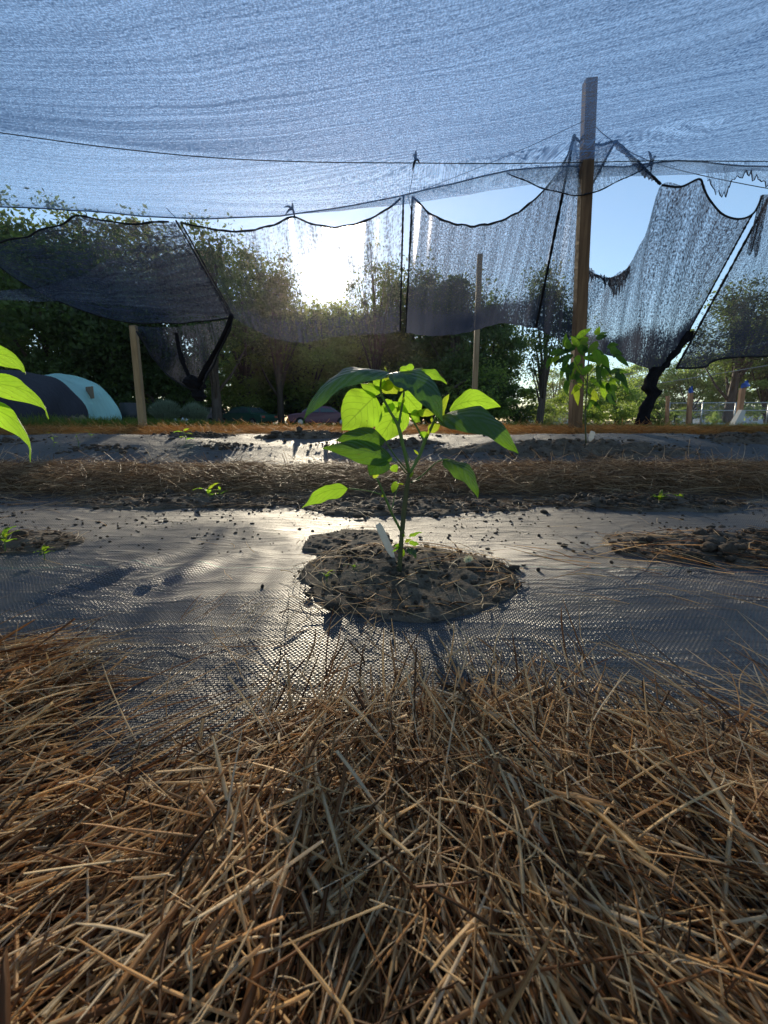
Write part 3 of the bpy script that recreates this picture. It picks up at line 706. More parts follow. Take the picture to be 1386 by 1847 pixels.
# ---------------------------------------------------------------- posts
def post(a, b, Y, w, mat, label, name='wooden_post', group=None, round_=False, dY=0):
    B, T = P(b[0], b[1], Y), P(a[0], a[1], Y + dY)
    B.z = min(B.z, float(H(B.x, B.y))) - .03
    e_loc = B.copy(); mb = MB(); n = 10
    d = T - B; V, Fc = [], []
    R = random.Random(int(a[0]))
    for i in range(n + 1):
        t = i / n; c = d * t + Vector((R.uniform(-.002, .002), R.uniform(-.002, .002), 0))
        ww = w * (1 - .06 * t) / 2
        if round_:
            for k in range(10): V.append(c + Vector((math.cos(k * PI / 5), math.sin(k * PI / 5), 0)) * ww)
        else:
            ch = ww * .14
            for (x, y) in ((-ww + ch, -ww), (ww - ch, -ww), (ww, -ww + ch), (ww, ww - ch), (ww - ch, ww), (-ww + ch, ww), (-ww, ww - ch), (-ww, -ww + ch)):
                V.append(c + Vector((x, y, (.04 * w * x / ww if i == n else 0))))
    m = 10 if round_ else 8
    for i in range(n):
        for k in range(m): Fc.append((i * m + k, i * m + (k + 1) % m, (i + 1) * m + (k + 1) % m, (i + 1) * m + k))
    Fc += [tuple(range(m))[::-1], tuple(n * m + k for k in range(m))]
    mb.add(V, Fc); o = mb.build(name, M[mat]); o.location = e_loc
    return tag(o, label, 'post', group)
post((1065, 146), (1037, 777), 4.35, .098, 'post', 'tall square wooden post carrying the shade net, right of the bushy plant')
post((241, 588), (259, 778), 7.5, .10, 'post_far', 'leaning wooden post on the left, beside the teal tunnel')
post((866, 459), (854, 772), 8.2, .085, 'post_far', 'slim wooden post seen behind the hanging net, right of the bushy plant')

# ---------------------------------------------------------------- shade nets
def ispline(pts, n):
    Q = np.array([tuple(p) for p in pts]); t = np.linspace(0, len(Q) - 1, n)
    from math import floor
    R_ = np.vstack([2 * Q[0] - Q[1], Q, 2 * Q[-1] - Q[-2]]); out = []
    for x in t:
        i = min(int(x), len(Q) - 2); f = x - i; p0, p1, p2, p3 = R_[i], R_[i + 1], R_[i + 2], R_[i + 3]
        out.append(.5 * ((2 * p1) + (-p0 + p2) * f + (2 * p0 - 5 * p1 + 4 * p2 - p3) * f * f + (-p0 + 3 * p1 - 3 * p2 + p3) * f ** 3))
    return np.array(out)
def net_mesh(name, top, bot, nx, ny, mat, label, dens=.0, ripple=.02, rk=9, thr='v', fadeb=.0, seed=0, idx=False, rtop=1.0, hems=(), belly=0.0, hemr=.010, side='LR', gather=0.0, group='hanging side panels of shade net', ragged=0.0, ragb=0.0):
    T = (ispline if idx else spline)(PV(top), nx); B = (ispline if idx else spline)(PV(bot), nx)
    r = np.random.default_rng(seed)
    t = np.linspace(0, 1, ny)[:, None, None]; s = np.linspace(0, 1, nx)[None, :]
    V = T[None] * (1 - t) + B[None] * t
    tt = np.linspace(0, 1, ny)[:, None]
    if ragged:
        k = (sn(s * 60 + seed, s * 0, 1.0, 3) * .7 + r.normal(0, .12, (1, nx))) * ragged * (1 - tt) ** 10 * (s < rtop)
        V[..., 2] += k
    if ragb:
        k = (sn(s * 26 + seed, s * 0, 1.0, 5) * .8 + r.normal(0, .10, (1, nx))) * ragb * tt ** 4
        V[..., 2] += k
    env = np.sin(PI * s) ** .4
    rip = ripple * (np.sin(s * rk * 2 * PI + 1.5 * np.sin(tt * 2 + seed)) + .6 * np.sin(s * rk * 4.3 + 2 + seed + tt * 1.2)) * env * (.35 + .65 * np.sin(PI * np.clip(tt * .8 + .1, 0, 1)))
    V[..., 1] += rip + belly * np.sin(PI * tt) * env
    mr_ = V[ny // 3]; cw = np.concatenate([[0], np.cumsum(np.linalg.norm(np.diff(mr_, axis=0), axis=1))])
    wid = 1.0; s_ = s; s = np.broadcast_to(cw[None], (1, nx)); hgt = np.linalg.norm(T.mean(0) - B.mean(0))
    if thr == 'v': uv = np.stack([np.broadcast_to(tt * hgt, (ny, nx)), np.broadcast_to(s * wid, (ny, nx))], -1)
    else: uv = np.stack([np.broadcast_to(s * wid, (ny, nx)), np.broadcast_to(tt * hgt, (ny, nx))], -1)
    uv = uv + seed * 3.7; s = s_
    fold = (np.cos(s * rk * 2 * PI + 1.5 * np.sin(tt * 2 + seed)) * .07 + .10 * sn(s * rk * 5 + tt * 2, tt * 1.5 + seed, 1.0, seed % 9)) * env
    D = dens + fold + fadeb * np.clip((tt - .72) / .1, 0, 1) + gather * (1 - env) ** 2
    D = np.broadcast_to(D, (ny, nx))
    me = npmesh(name, V.reshape(-1, 3), gridfaces(ny, nx), True, uv.reshape(-1, 2), {'dens': D.reshape(-1)})
    o = link(name, me, M[mat]); tag(o, label, 'shade net', group)
    for h in hems:
        c = {'T': V[0], 'B': V[-1], 'L': V[:, 0], 'R': V[:, -1]}[h]
        c = c[::max(1, len(c) // 40)] if h in 'TB' else c
        mb = MB(); rr = np.random.default_rng(seed + 5)
        mb.tube([Vector(p) + Vector((0, -.004, 0)) for p in c], [hemr * rr.uniform(.7, 1.25) for _ in c], 6)
        mb.build('hem', M['hem'], o, True)
    return o
# overhead sheet
def roof():
    nx = 150
    E = spline(PV([(-900, 300, 5.3), (-400, 345, 5.35), (0, 371, 5.2), (150, 381, 5.15), (318, 394, 5.1), (420, 393, 5.02), (530, 386, 5.0), (640, 370, 4.85), (730, 350, 4.65), (830, 328, 4.5), (920, 308, 4.42), (1040, 300, 4.42), (1130, 302, 4.45), (1200, 291, 4.46), (1280, 293, 4.5), (1386, 300, 4.6), (1700, 300, 4.9), (2300, 300, 5.2)]), nx)
    W = spline(PV([(-900, 90, 3.0), (-400, 180, 3.4), (0, 236, 3.85), (190, 262, 3.98), (380, 281, 4.08), (560, 289, 4.15), (750, 291, 4.2), (900, 292, 4.25), (1050, 290, 4.32), (1200, 287, 4.36), (1386, 288, 4.4), (1700, 285, 4.5), (2300, 280, 4.7)]), nx)
    V, U, D = [], [], []
    n1, n2 = 22, 110
    xs = np.linspace(-7.5, 8.5, nx)
    Nn = np.stack([xs * 1.0, np.full(nx, -3.5), 2.55 + 0 * xs], -1)
    for i in range(n1):
        t = i / (n1 - 1); q = E * (1 - t) + W * t
        q[:, 2] += -.10 * np.sin(PI * t) * np.clip(np.linalg.norm(E - W, axis=1), 0, 1) + .012 * sn(q[:, 0], q[:, 1], 3, 2)
        dd = .02 + .26 * (1 - t) ** 6 - .13 * np.sin(PI * t)
        V.append(q); D.append(np.full(nx, dd) - .04 * np.exp(-((q[:, 0] + .6) / 1.2) ** 2))
    for i in range(1, n2):
        t = i / (n2 - 1); q = W * (1 - t) + Nn * t
        sag = .30 * np.sin(PI * min(1, t * 1.8)) ** 1.1 if t * 1.8 < 1 else .0
        q[:, 2] += -sag * (.8 + .3 * np.sin(q[:, 0] * .9)) + .03 * sn(q[:, 0], q[:, 1], 1.3, 2) * min(1, t * 8)
        q[:, 2] += .05 * np.clip((q[:, 0] - 1) / 2, 0, 1.5) * np.sin(q[:, 1] * 5 + q[:, 0] * 1.5) * min(1, t * 6)
        left = np.clip(-(q[:, 0] - .3) / 3, 0, 1)
        dd = .42 * left * math.exp(-t * 9) + .06 * np.exp(-((q[:, 0] - .8) / .8) ** 2) * math.exp(-t * 9) + .05 * math.exp(-t * 25) + .07 * np.clip((q[:, 0]) / 3, 0, 1) * (1 + sn(q[:, 0] * .5, q[:, 1] * 2.5, 1, 6))
        V.append(q); D.append(dd)
    V = np.array(V); D = np.array(D); ny = len(V)
    # thread direction fans upward to the right, as the cloth is pulled to the posts
    s = V[..., 0]; L = np.cumsum(np.concatenate([[np.zeros(nx)], np.linalg.norm(np.diff(V, axis=0), axis=2)], 0), 0)
    far = np.clip((L - .8) / 1.2, 0, 1)
    L = np.broadcast_to(L.mean(1, keepdims=True), L.shape)
    vv = L - far * (.10 * np.clip(s + 2.5, 0, 9) ** 1.6 * 1.5)
    uv = np.stack([s, vv], -1)
    me = npmesh('overhead_shade_net', V.reshape(-1, 3), gridfaces(ny, nx), True, uv.reshape(-1, 2), {'dens': D.reshape(-1)})
    o = link('overhead_shade_net', me, M['net_roof']); tag(o, 'large translucent blue grey shade net stretched overhead across the whole plot', 'shade net')
    mb = MB(); mb.tube([Vector(p) for p in V[0][::2]], .006, 6); mb.build('hem', M['hem'], o, True)
    mb = MB(); mb.tube([Vector(p) - Vector((0, 0.0, .012)) for p in W], .0036, 6)
    tag(mb.build('support_cable', M['wire'], None, True), 'long dark support cable running under the overhead net', 'cable')
roof()
def cord(pts, r, label, cat='cord', n=20, mat='wire'):
    mb = MB(); mb.tube([Vector(p) for p in spline(PV(pts), n)], r, 5)
    return tag(mb.build('cord', M[mat], None, True), label, cat)
# side panels
net_mesh('shade_net', [(-140, 470, 5.4), (0, 437, 5.3), (70, 420, 5.25), (140, 392, 5.2), (230, 404, 5.15), (314, 399, 5.1)],
         [(-140, 400, 6.2), (-60, 440, 6.3), (0, 482, 6.5), (90, 536, 6.8), (210, 578, 7.2), (320, 583, 7.0), (422, 573, 6.4)], 160, 90, 'net_left',
         'wide sagging side net panel on the far left, slung down from the overhead net', .06, .05, 7, 'h', .10, 1, hems='TB', belly=.15, hemr=.009)
net_mesh('shade_net', [(318, 398, 5.1), (200, 470, 5.5), (60, 520, 6.0), (-120, 520, 6.2)], [(420, 572, 6.4), (300, 560, 6.6), (150, 545, 6.6), (-120, 540, 6.4)], 90, 40, 'net_left',
         'dark crossing fold of net behind the sagging panel on the far left', .04, .05, 5, 'h', .0, 2, hems='L', belly=.0, hemr=.008)
net_mesh('shade_net', [(243, 588, 7.4), (300, 590, 7.2), (360, 585, 6.9), (420, 574, 6.4)], [(247, 598, 7.4), (295, 668, 7.2), (338, 698, 7.0), (362, 700, 6.9), (378, 672, 6.8), (419, 586, 6.4)], 80, 40, 'net_left',
         'low bag of net hanging from the left post to a gathered knot', .06, .04, 6, 'v', .15, 3, hems='B', belly=.1, hemr=.016)
net_mesh('shade_net', [(320, 400, 5.1), (327, 402, 5.1)], [(408, 565, 6.3), (424, 575, 6.4)], 24, 40, 'net_left',
         'narrow twisted strip of net from the left pin down to the gather point', .2, .01, 2, 'v', 0, 4, hems='R', belly=.0, hemr=.008)
net_mesh('shade_net', [(329, 402, 5.1), (370, 411, 5.1), (425, 418, 5.08), (480, 410, 5.05), (528, 391, 5.0), (532, 391, 5.0), (560, 403, 4.98), (600, 410, 4.95), (650, 402, 4.85), (695, 380, 4.75), (728, 354, 4.68)],
         [(425, 576, 6.4), (455, 592, 6.3), (500, 612, 6.2), (550, 618, 6.1), (600, 608, 6.0), (650, 604, 5.9), (690, 602, 5.85), (722, 598, 5.8)], 150, 70, 'net_left',
         'side net panel the sun shines through, in front of the low sun', -.36, .018, 11, 'v', .42, 5, hems='TR', belly=.0, hemr=.009)
net_mesh('shade_net', [(744, 354, 4.68), (780, 388, 4.7), (830, 406, 4.72), (880, 405, 4.7), (930, 386, 4.62), (980, 345, 4.52), (1018, 292, 4.45), (1036, 243, 4.42)],
         [(732, 600, 5.8), (780, 606, 5.8), (840, 600, 5.85), (900, 584, 5.9), (930, 586, 5.9), (950, 590, 5.8), (960, 592, 5.7), (967, 592, 5.5)], 130, 70, 'net_side',
         'wide side net panel between the open slit and the tall post', .08, .03, 12, 'v', .45, 6, hems='TL', belly=.0, hemr=.009)
net_mesh('shade_net', [(1036, 243, 4.42), (1046, 300, 4.44), (1052, 345, 4.45)], [(967, 592, 5.5), (1003, 610, 5.2), (1048, 640, 4.7)], 50, 60, 'net_side',
         'triangular net panel drawn tight against the left of the tall post', .08, .02, 4, 'v', .3, 7, hems='L', belly=.0, hemr=.013)
net_mesh('shade_net', [(1044, 478, 4.5), (1066, 484, 4.5), (1088, 498, 4.5), (1108, 497, 4.5), (1135, 478, 4.5), (1162, 425, 4.5), (1194, 334, 4.5), (1228, 336, 4.52), (1262, 323, 4.55), (1282, 362, 4.58), (1305, 386, 4.6), (1335, 394, 4.6), (1357, 386, 4.6)],
         [(1030, 612, 4.9), (1046, 624, 4.9), (1066, 632, 4.95), (1088, 638, 5.0), (1106, 643, 5.0), (1124, 649, 5.0), (1143, 656, 5.0), (1160, 662, 5.0), (1176, 666, 5.0), (1190, 668, 5.0), (1206, 652, 5.0), (1225, 625, 5.0), (1242, 598, 5.0)], 190, 80, 'net_side',
         'torn side net panel right of the tall post with a ragged scooped top', .14, .022, 8, 'v', .5, 8, belly=.05, hemr=.008, ragged=.022, rtop=.5, idx=True, hems=('R',))
cord([(1194, 334, 4.49), (1228, 337, 4.5), (1262, 323, 4.53), (1270, 340, 4.55), (1282, 362, 4.56), (1305, 387, 4.58), (1335, 395, 4.58), (1360, 384, 4.58), (1376, 352, 4.57)], .009, 'thick dark hem cord swagging along the top of the torn net panel', n=60, mat='hem')
mb_ = None
net_mesh('shade_net', [(1392, 348, 4.6), (1410, 350, 4.6), (1450, 340, 4.7), (1560, 340, 4.8)], [(1220, 664, 5.0), (1270, 662, 5.1), (1320, 645, 5.2), (1560, 640, 5.4)], 70, 70, 'net_side',
         'side net panel at the right edge, past the bright slit', .02, .03, 7, 'v', .28, 9, hems='LB', belly=.0, hemr=.011)
net_mesh('shade_net', [(1372, 352, 4.55), (1388, 350, 4.55)], [(1346, 460, 4.6), (1368, 455, 4.6)], 24, 40, 'net_dark',
         'dark twisted rag of net hanging at the right edge', .1, .02, 3, 'v', .1, 10, hems='', belly=.0, hemr=.008, ragb=.08)
net_mesh('shade_net', [(912, 309, 4.42), (960, 300, 4.42), (1050, 296, 4.4), (1130, 300, 4.42), (1184, 292, 4.45)], [(914, 312, 4.4), (970, 336, 4.3), (1046, 353, 4.3), (1110, 330, 4.35), (1182, 294, 4.45)], 60, 24, 'net_roof',
         'pale loose flap of net sagging below the cable at the tall post', .02, .02, 5, 'v', .0, 11, hems='B', belly=.0, hemr=.005)
net_mesh('shade_net', [(1272, 296, 4.5), (1300, 300, 4.5), (1386, 305, 4.6), (1450, 305, 4.7)], [(1276, 330, 4.45), (1305, 352, 4.4), (1340, 322, 4.45), (1450, 338, 4.6)], 60, 24, 'net_roof',
         'pale torn scrap of net dangling under the cable at the upper right', .05, .02, 4, 'v', .0, 12, hems='B', belly=.0, hemr=.004, ragb=.10)
net_mesh('shade_net', [(1036, 243, 4.42), (1050, 262, 4.42), (1080, 262, 4.42), (1110, 255, 4.42)], [(1044, 345, 4.42), (1050, 350, 4.42), (1056, 350, 4.42), (1062, 345, 4.42)], 40, 30, 'net_side',
         'small wedge of net wrapped round the upper part of the tall post', .0, .02, 3, 'v', .0, 13, hems='TR', belly=.0, hemr=.010)
net_mesh('shade_net', [(1110, 254, 4.42), (1150, 292, 4.43), (1192, 333, 4.45)], [(1108, 262, 4.42), (1146, 302, 4.43), (1186, 333, 4.45)], 40, 8, 'net_dark',
         'dark folded strap of net running from the post top down to the torn panel', .3, .008, 3, 'v', .0, 14, hems='T', belly=.0, hemr=.010, ragb=.04)
net_mesh('shade_net', [(1060, 486, 4.49), (1090, 500, 4.49), (1115, 496, 4.49), (1138, 478, 4.49)], [(1062, 498, 4.47), (1090, 512, 4.47), (1120, 520, 4.47), (1136, 500, 4.47)], 70, 10, 'net_dark',
         'frayed black tatters along the scooped tear right of the tall post', .3, .015, 6, 'v', .0, 15, hems='', belly=.0, hemr=.006, ragb=.14)
# knots and bundles
def bundle(pts, rad, label, seed, name='net_bundle', cat='net bundle'):
    c = spline(PV(pts), 26); r = np.random.default_rng(seed); o = Vector(c[0])
    rr = np.interp(np.linspace(0, 1, len(c)), np.linspace(0, 1, len(rad)), rad)
    V = []; n = 18
    for i, p in enumerate(c):
        for k in range(n):
            a = 2 * PI * k / n
            q = rr[i] * (1 + .22 * math.sin(a * 4 + i * .25 + seed) + .15 * math.sin(a * 7 - i * .3) + .08 * r.normal())
            V.append((p[0] - o.x + math.cos(a) * q, p[1] - o.y + math.sin(a) * q, p[2] - o.z))
    me = npmesh(name, V, gridfaces(len(c), n, True), True); ob = link(name, me, M['bundle']); ob.location = o
    return tag(ob, label, cat)
bundle([(345, 676, 7.0), (350, 692, 7.0), (357, 706, 7.0), (362, 724, 7.0)], [.02, .12, .14, .10, .07, .09, .03], 'dark gathered knot of net at the bottom of the left bag', 2)
bundle([(1190, 662, 5.0), (1178, 678, 5.0), (1172, 700, 5.0), (1180, 708, 5.0), (1168, 730, 5.0), (1158, 766, 5.0)], [.06, .055, .05, .075, .05, .06, .05, .07], 'black twisted tail of net hanging to the ground from the torn panel', 3)
bundle([(1242, 598, 4.98), (1235, 615, 4.98), (1215, 640, 4.98), (1197, 664, 4.98)], [.035, .05, .03, .04, .02, .04], 'knotted dark seam joining the two right net panels', 4)
bundle([(418, 566, 6.38), (408, 600, 6.5), (385, 640, 6.7), (358, 692, 6.95)], [.02, .04, .03, .045, .03], 'dark rolled edge of net running down to the left knot', 6)
bundle([(318, 600, 7.1), (326, 640, 7.05), (345, 690, 7.0)], [.02, .03, .02], 'dark vertical fold of net above the left knot', 8)
# cords
cord([(736, 351, 4.66), (744, 400, 4.8), (738, 480, 5.1), (728, 600, 5.8)], .003, 'thin loose cord hanging in the open slit of the side net')
cord([(750, 288, 4.2), (738, 352, 4.66)], .003, 'short tie cord between the support cable and the side net')
cord([(318, 393, 5.08), (300, 375, 5.0)], .004, 'short tie at the left pin of the side net')
cord([(1068, 222, 4.35), (1110, 258, 4.4), (1200, 300, 4.5), (1386, 340, 4.6), (1500, 352, 4.7)], .0035, 'thin wire sloping down to the right from the tall post')
cord([(1060, 215, 4.35), (930, 275, 4.42), (745, 350, 4.66)], .0025, 'thin wire sloping down to the left from the tall post')
# clips and tie knots on the overhead net
def knot(px, py, Y, s, label):
    mb = MB(); c = P(px, py, Y); R = random.Random(px)
    for k in range(5):
        a = R.uniform(0, 6.28); d = Vector((math.cos(a), .2, math.sin(a))) * s * R.uniform(.8, 2.2)
        mb.tube([c, c + d * .5 + Vector((0, 0, s * .3)), c + d], [s * .22, s * .2, s * .06], 5)
    tag(mb.build('tie_knot', M['hem'], None, True), label, 'tie knot', 'tie knots on the nets')
knot(750, 288, 4.18, .045, 'small frayed tie knot on the support cable above the slit')
knot(528, 376, 4.98, .05, 'dark tie knot at the hem above the sun')
knot(1176, 292, 4.44, .05, 'frayed tie knot on the cable right of the tall post')

# ---------------------------------------------------------------- trees
def tree_meshes(seed, h, cr, base, nclump, nleaf, ls, mat, clump=.55, squash=1.0, limbs=9):
    r = np.random.default_rng(seed)
    ctr = []
    while len(ctr) < nclump:
        p = r.uniform(-1, 1, 3); d = np.linalg.norm(p)
        if d > 1 or d < .35: continue
        k = 1 + .25 * math.sin(3 * math.atan2(p[1], p[0]) + seed) + .2 * math.sin(5 * p[2] + seed)
        q = np.array([p[0] * cr * k, p[1] * cr * k, base + (h - base) * (.5 + p[2] * .5)])
        # narrower top and lower skirt
        f = 1 - .35 * abs((q[2] - base) / (h - base) - .4) ** 1.3 * 2
        q[0] *= f; q[1] *= f; ctr.append(q)
    ctr = np.array(ctr)
    sz = r.lognormal(0, .35, nclump) * clump * h / 10
    n = nclump * nleaf
    ci = np.repeat(np.arange(nclump), nleaf)
    off = r.normal(0, 1, (n, 3)); off /= np.linalg.norm(off, axis=1)[:, None] + 1e-6
    off *= (r.random(n) ** .8 * 1.25)[:, None] * sz[ci][:, None] * np.array([1.15, 1.15, .75])
    c = ctr[ci] + off * 1.5
    s = ls * r.uniform(.6, 1.4, n)
    a = r.normal(0, 1, (n, 3)); a /= np.linalg.norm(a, axis=1)[:, None]
    b = r.normal(0, 1, (n, 3)); b -= a * (a * b).sum(1)[:, None]; b /= np.linalg.norm(b, axis=1)[:, None]
    V = np.stack([c - a * s[:, None] , c + b * s[:, None] * .5, c + a * s[:, None], c - b * s[:, None] * .5], 1).reshape(-1, 3)
    Fq = np.arange(n * 4).reshape(-1, 4)
    rnd = np.clip(.5 + .25 * r.normal(size=n) + .3 * (r.random(nclump)[ci] - .5), 0, 1)
    cm = npmesh('crown', V, Fq, False, attr={'rnd': np.repeat(rnd, 4)}); cm.materials.append(M[mat])
    mb = MB(); tr = h * .018 + .06
    top = Vector((r.normal() * .4, r.normal() * .4, h * .82))
    mid = Vector((r.normal() * .25, r.normal() * .25, h * .4))
    sp_ = spline([(0, 0, -.3), tuple(mid), tuple(top)], 14)
    mb.tube([Vector(p) for p in sp_], list(np.linspace(tr * 1.25, tr * .25, 14)), 8)
    order = np.argsort(-sz)[:limbs * 2]
    for i in order:
        q = Vector(ctr[i]); z0 = min(max(q.z * r.uniform(.35, .7), h * .15), h * .75)
        k = int(np.clip(z0 / (h * .82) * 13, 0, 13)); p0 = Vector(sp_[k])
        m = (p0 + q) / 2 + Vector((0, 0, r.uniform(-.3, .4)))
        mb.tube([p0, m, q], [tr * .45, tr * .28, tr * .08], 6)
    me = bpy.data.meshes.new('trunk'); me.from_pydata(mb.v, [], mb.f); me.update(); me.materials.append(M['bark'])
    me.polygons.foreach_set('use_smooth', np.ones(len(me.polygons), dtype=bool))
    return cm, me
TV = {
 'oak': tree_meshes(1, 11, 3.6, 2.0, 90, 240, .14, 'tree_dark', .66),
 'oak2': tree_meshes(2, 11, 3.4, 1.5, 85, 240, .15, 'tree_dark', .6),
 'loose': tree_meshes(3, 11, 2.6, 3.5, 60, 120, .11, 'tree_dark', .58),
 'loose2': tree_meshes(4, 11, 2.2, 4.5, 46, 100, .11, 'tree_dark', .55),
 'sparse': tree_meshes(14, 11, 2.5, 3.5, 56, 60, .12, 'tree_dark', .55, limbs=12),
 'mid': tree_meshes(5, 8, 3.0, .6, 60, 200, .11, 'tree_mid', .6),
 'light': tree_meshes(6, 8, 3.2, .5, 60, 200, .11, 'tree_light', .6),
 'bush': tree_meshes(7, 3.4, 1.8, .1, 40, 170, .075, 'tree_mid', .9, limbs=4),
 'bushd': tree_meshes(8, 3.4, 1.8, .1, 40, 170, .075, 'tree_dark', .9, limbs=4),
 'bushl': tree_meshes(9, 3.4, 1.8, .1, 40, 170, .075, 'tree_light', .9, limbs=4),
}
def tree(kind, px, ytop, Y, label, wide=1.0, rz=0, name='tree', cat='tree', group=None):
    h0 = {'bush': 3.4, 'bushd': 3.4, 'bushl': 3.4, 'mid': 8, 'light': 8}.get(kind, 11)
    top = P(px, ytop, Y); z0 = float(H(top.x, Y, False)); sc = (top.z - z0) / (h0 * 1.0)
    e = empty(name, (top.x, Y, z0), label, cat, group, rz)
    e.scale = (sc * wide, sc * wide, sc)
    cm, tm = TV[kind]
    link('crown', cm, None, e); link('trunk', tm, None, e)
    return e
T1 = 'trees of the dark wood behind the nets'
tl = [('oak', -150, 330, 27, 1.1, 'tall dense dark tree beyond the left edge of the wood'),
 ('loose', -20, 345, 30, 1.2, 'tall loose crowned tree at the left edge, showing above the side net'),
 ('oak2', 60, 420, 24, 1.0, 'broad dark tree straight above the teal tunnel'),
 ('loose', 110, 372, 33, 1.1, 'tall airy tree whose top touches the overhead net, left side'),
 ('oak', 180, 440, 27, 1.0, 'dark tree between the teal tunnel and the left post'),
 ('loose2', 235, 398, 36, 1.3, 'thin tall tree rising behind the left post'),
 ('oak2', 300, 455, 29, 1.0, 'dark round tree behind the knotted net bag'),
 ('loose', 370, 402, 25, 1.0, 'tall tree with an open crown right of the left net pin'),
 ('loose2', 425, 450, 34, 1.4, 'slim open tree just right of the tallest open crown'),
 ('loose', 496, 462, 33, .85, 'ragged tree just left of the sun'),
 ('sparse', 674, 432, 31, .62, 'thin pine like tree just right of the sun'),
 ('loose', 715, 478, 35, .85, 'ragged tree behind the slit in the side net'),
 ('oak', 760, 488, 33, .9, 'dark dense tree behind the crown of the bushy plant'),
 ('oak2', 830, 500, 30, .9, 'dark dense tree behind the slim field post'),
 ('oak', 895, 545, 30, .75, 'dark rounded tree left of the bright sky gap'),
 ('loose', 990, 480, 24, .9, 'open crowned tree whose branches show left of the tall post'),
 ('oak', -330, 320, 26, 1.2, 'big dark tree out past the left edge of the photo'),
]
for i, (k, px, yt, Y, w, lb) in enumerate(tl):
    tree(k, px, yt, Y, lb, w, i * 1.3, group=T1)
T2 = 'low undergrowth along the wood edge'
ul = [('mid', -60, 590, 30), ('bushd', 30, 640, 26), ('bushd', 110, 655, 27), ('bush', 190, 640, 28), ('bushd', 250, 650, 27), ('mid', 300, 640, 33), ('bushd', 370, 668, 37), ('mid', 430, 620, 34), ('bush', 470, 660, 36), ('mid', 520, 590, 37), ('bushd', 540, 664, 37), ('mid', 590, 585, 38), ('bush', 610, 664, 36), ('mid', 650, 580, 36), ('bushd', 690, 650, 35), ('mid', 720, 600, 34), ('bushd', 770, 640, 29), ('bushd', 830, 640, 28), ('bush', 890, 660, 27), ('bushd', 935, 690, 27), ('mid', 553, 556, 36), ('mid', 618, 552, 39), ('oak2', 560, 560, 48), ('oak', 470, 520, 50), ('oak', 640, 566, 50)]
pos_words = {-60: 'beyond the left edge', 30: 'behind the black cover of the tunnel', 110: 'behind the teal tunnel cover', 190: 'right of the teal tunnel', 250: 'behind the left post', 300: 'behind the net knot', 370: 'behind the bundled net tail', 430: 'far behind the grey shrubs', 470: 'behind the dark green car', 520: 'behind the dark green car, taller and farther', 540: 'left behind the maroon car', 590: 'below the sun, tall', 610: 'below the sun, low and near', 650: 'right of the sun, behind the bushy plant', 690: 'behind the stem tip of the bushy plant', 720: 'under the slit of the net', 770: 'right behind the bushy plant', 830: 'left of the slim field post', 890: 'right of the slim field post', 935: 'at the left rim of the sky gap', 553: 'just under the sun, left of its middle', 618: 'just under the sun, right of its middle', 560: 'farthest back under the sun', 471: '', 640: 'farthest back right of the sun'}
for i, (k, px, yt, Y) in enumerate(ul):
    w = pos_words.get(px, '') if not (px == 470 and k == 'oak') else 'farthest back left of the sun'
    col = {'mid': 'mid green leafy shrub', 'bush': 'mid green bush', 'bushd': 'dark green bush', 'oak': 'hazy dark tree', 'oak2': 'hazy dark tree'}[k]
    tree(k, px, yt, Y, f'{col} {w}', 1.35, i * 2.1, 'bush' if 'bush' in k or k == 'mid' else 'tree', 'bush' if 'bush' in k or k == 'mid' else 'tree', T2)
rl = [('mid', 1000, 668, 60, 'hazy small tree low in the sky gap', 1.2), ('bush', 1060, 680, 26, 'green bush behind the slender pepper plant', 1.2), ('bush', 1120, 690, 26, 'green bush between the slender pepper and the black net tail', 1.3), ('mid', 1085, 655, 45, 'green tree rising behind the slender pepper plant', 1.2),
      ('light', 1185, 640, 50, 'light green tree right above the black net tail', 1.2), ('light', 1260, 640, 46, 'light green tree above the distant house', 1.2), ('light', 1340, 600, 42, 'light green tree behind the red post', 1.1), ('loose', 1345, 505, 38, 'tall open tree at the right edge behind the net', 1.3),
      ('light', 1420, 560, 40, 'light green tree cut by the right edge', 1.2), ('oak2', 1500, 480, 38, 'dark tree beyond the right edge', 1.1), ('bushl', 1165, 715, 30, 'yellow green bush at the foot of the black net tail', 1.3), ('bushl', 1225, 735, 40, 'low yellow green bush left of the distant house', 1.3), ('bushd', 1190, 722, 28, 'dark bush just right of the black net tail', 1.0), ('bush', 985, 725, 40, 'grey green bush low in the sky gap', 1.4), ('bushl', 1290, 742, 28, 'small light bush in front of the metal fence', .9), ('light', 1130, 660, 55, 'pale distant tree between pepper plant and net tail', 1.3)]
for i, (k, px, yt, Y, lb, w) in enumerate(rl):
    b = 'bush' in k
    tree(k, px, yt, Y, lb, w, i * 1.7, 'bush' if b else 'tree', 'bush' if b else 'tree', 'lighter trees and bushes on the right')
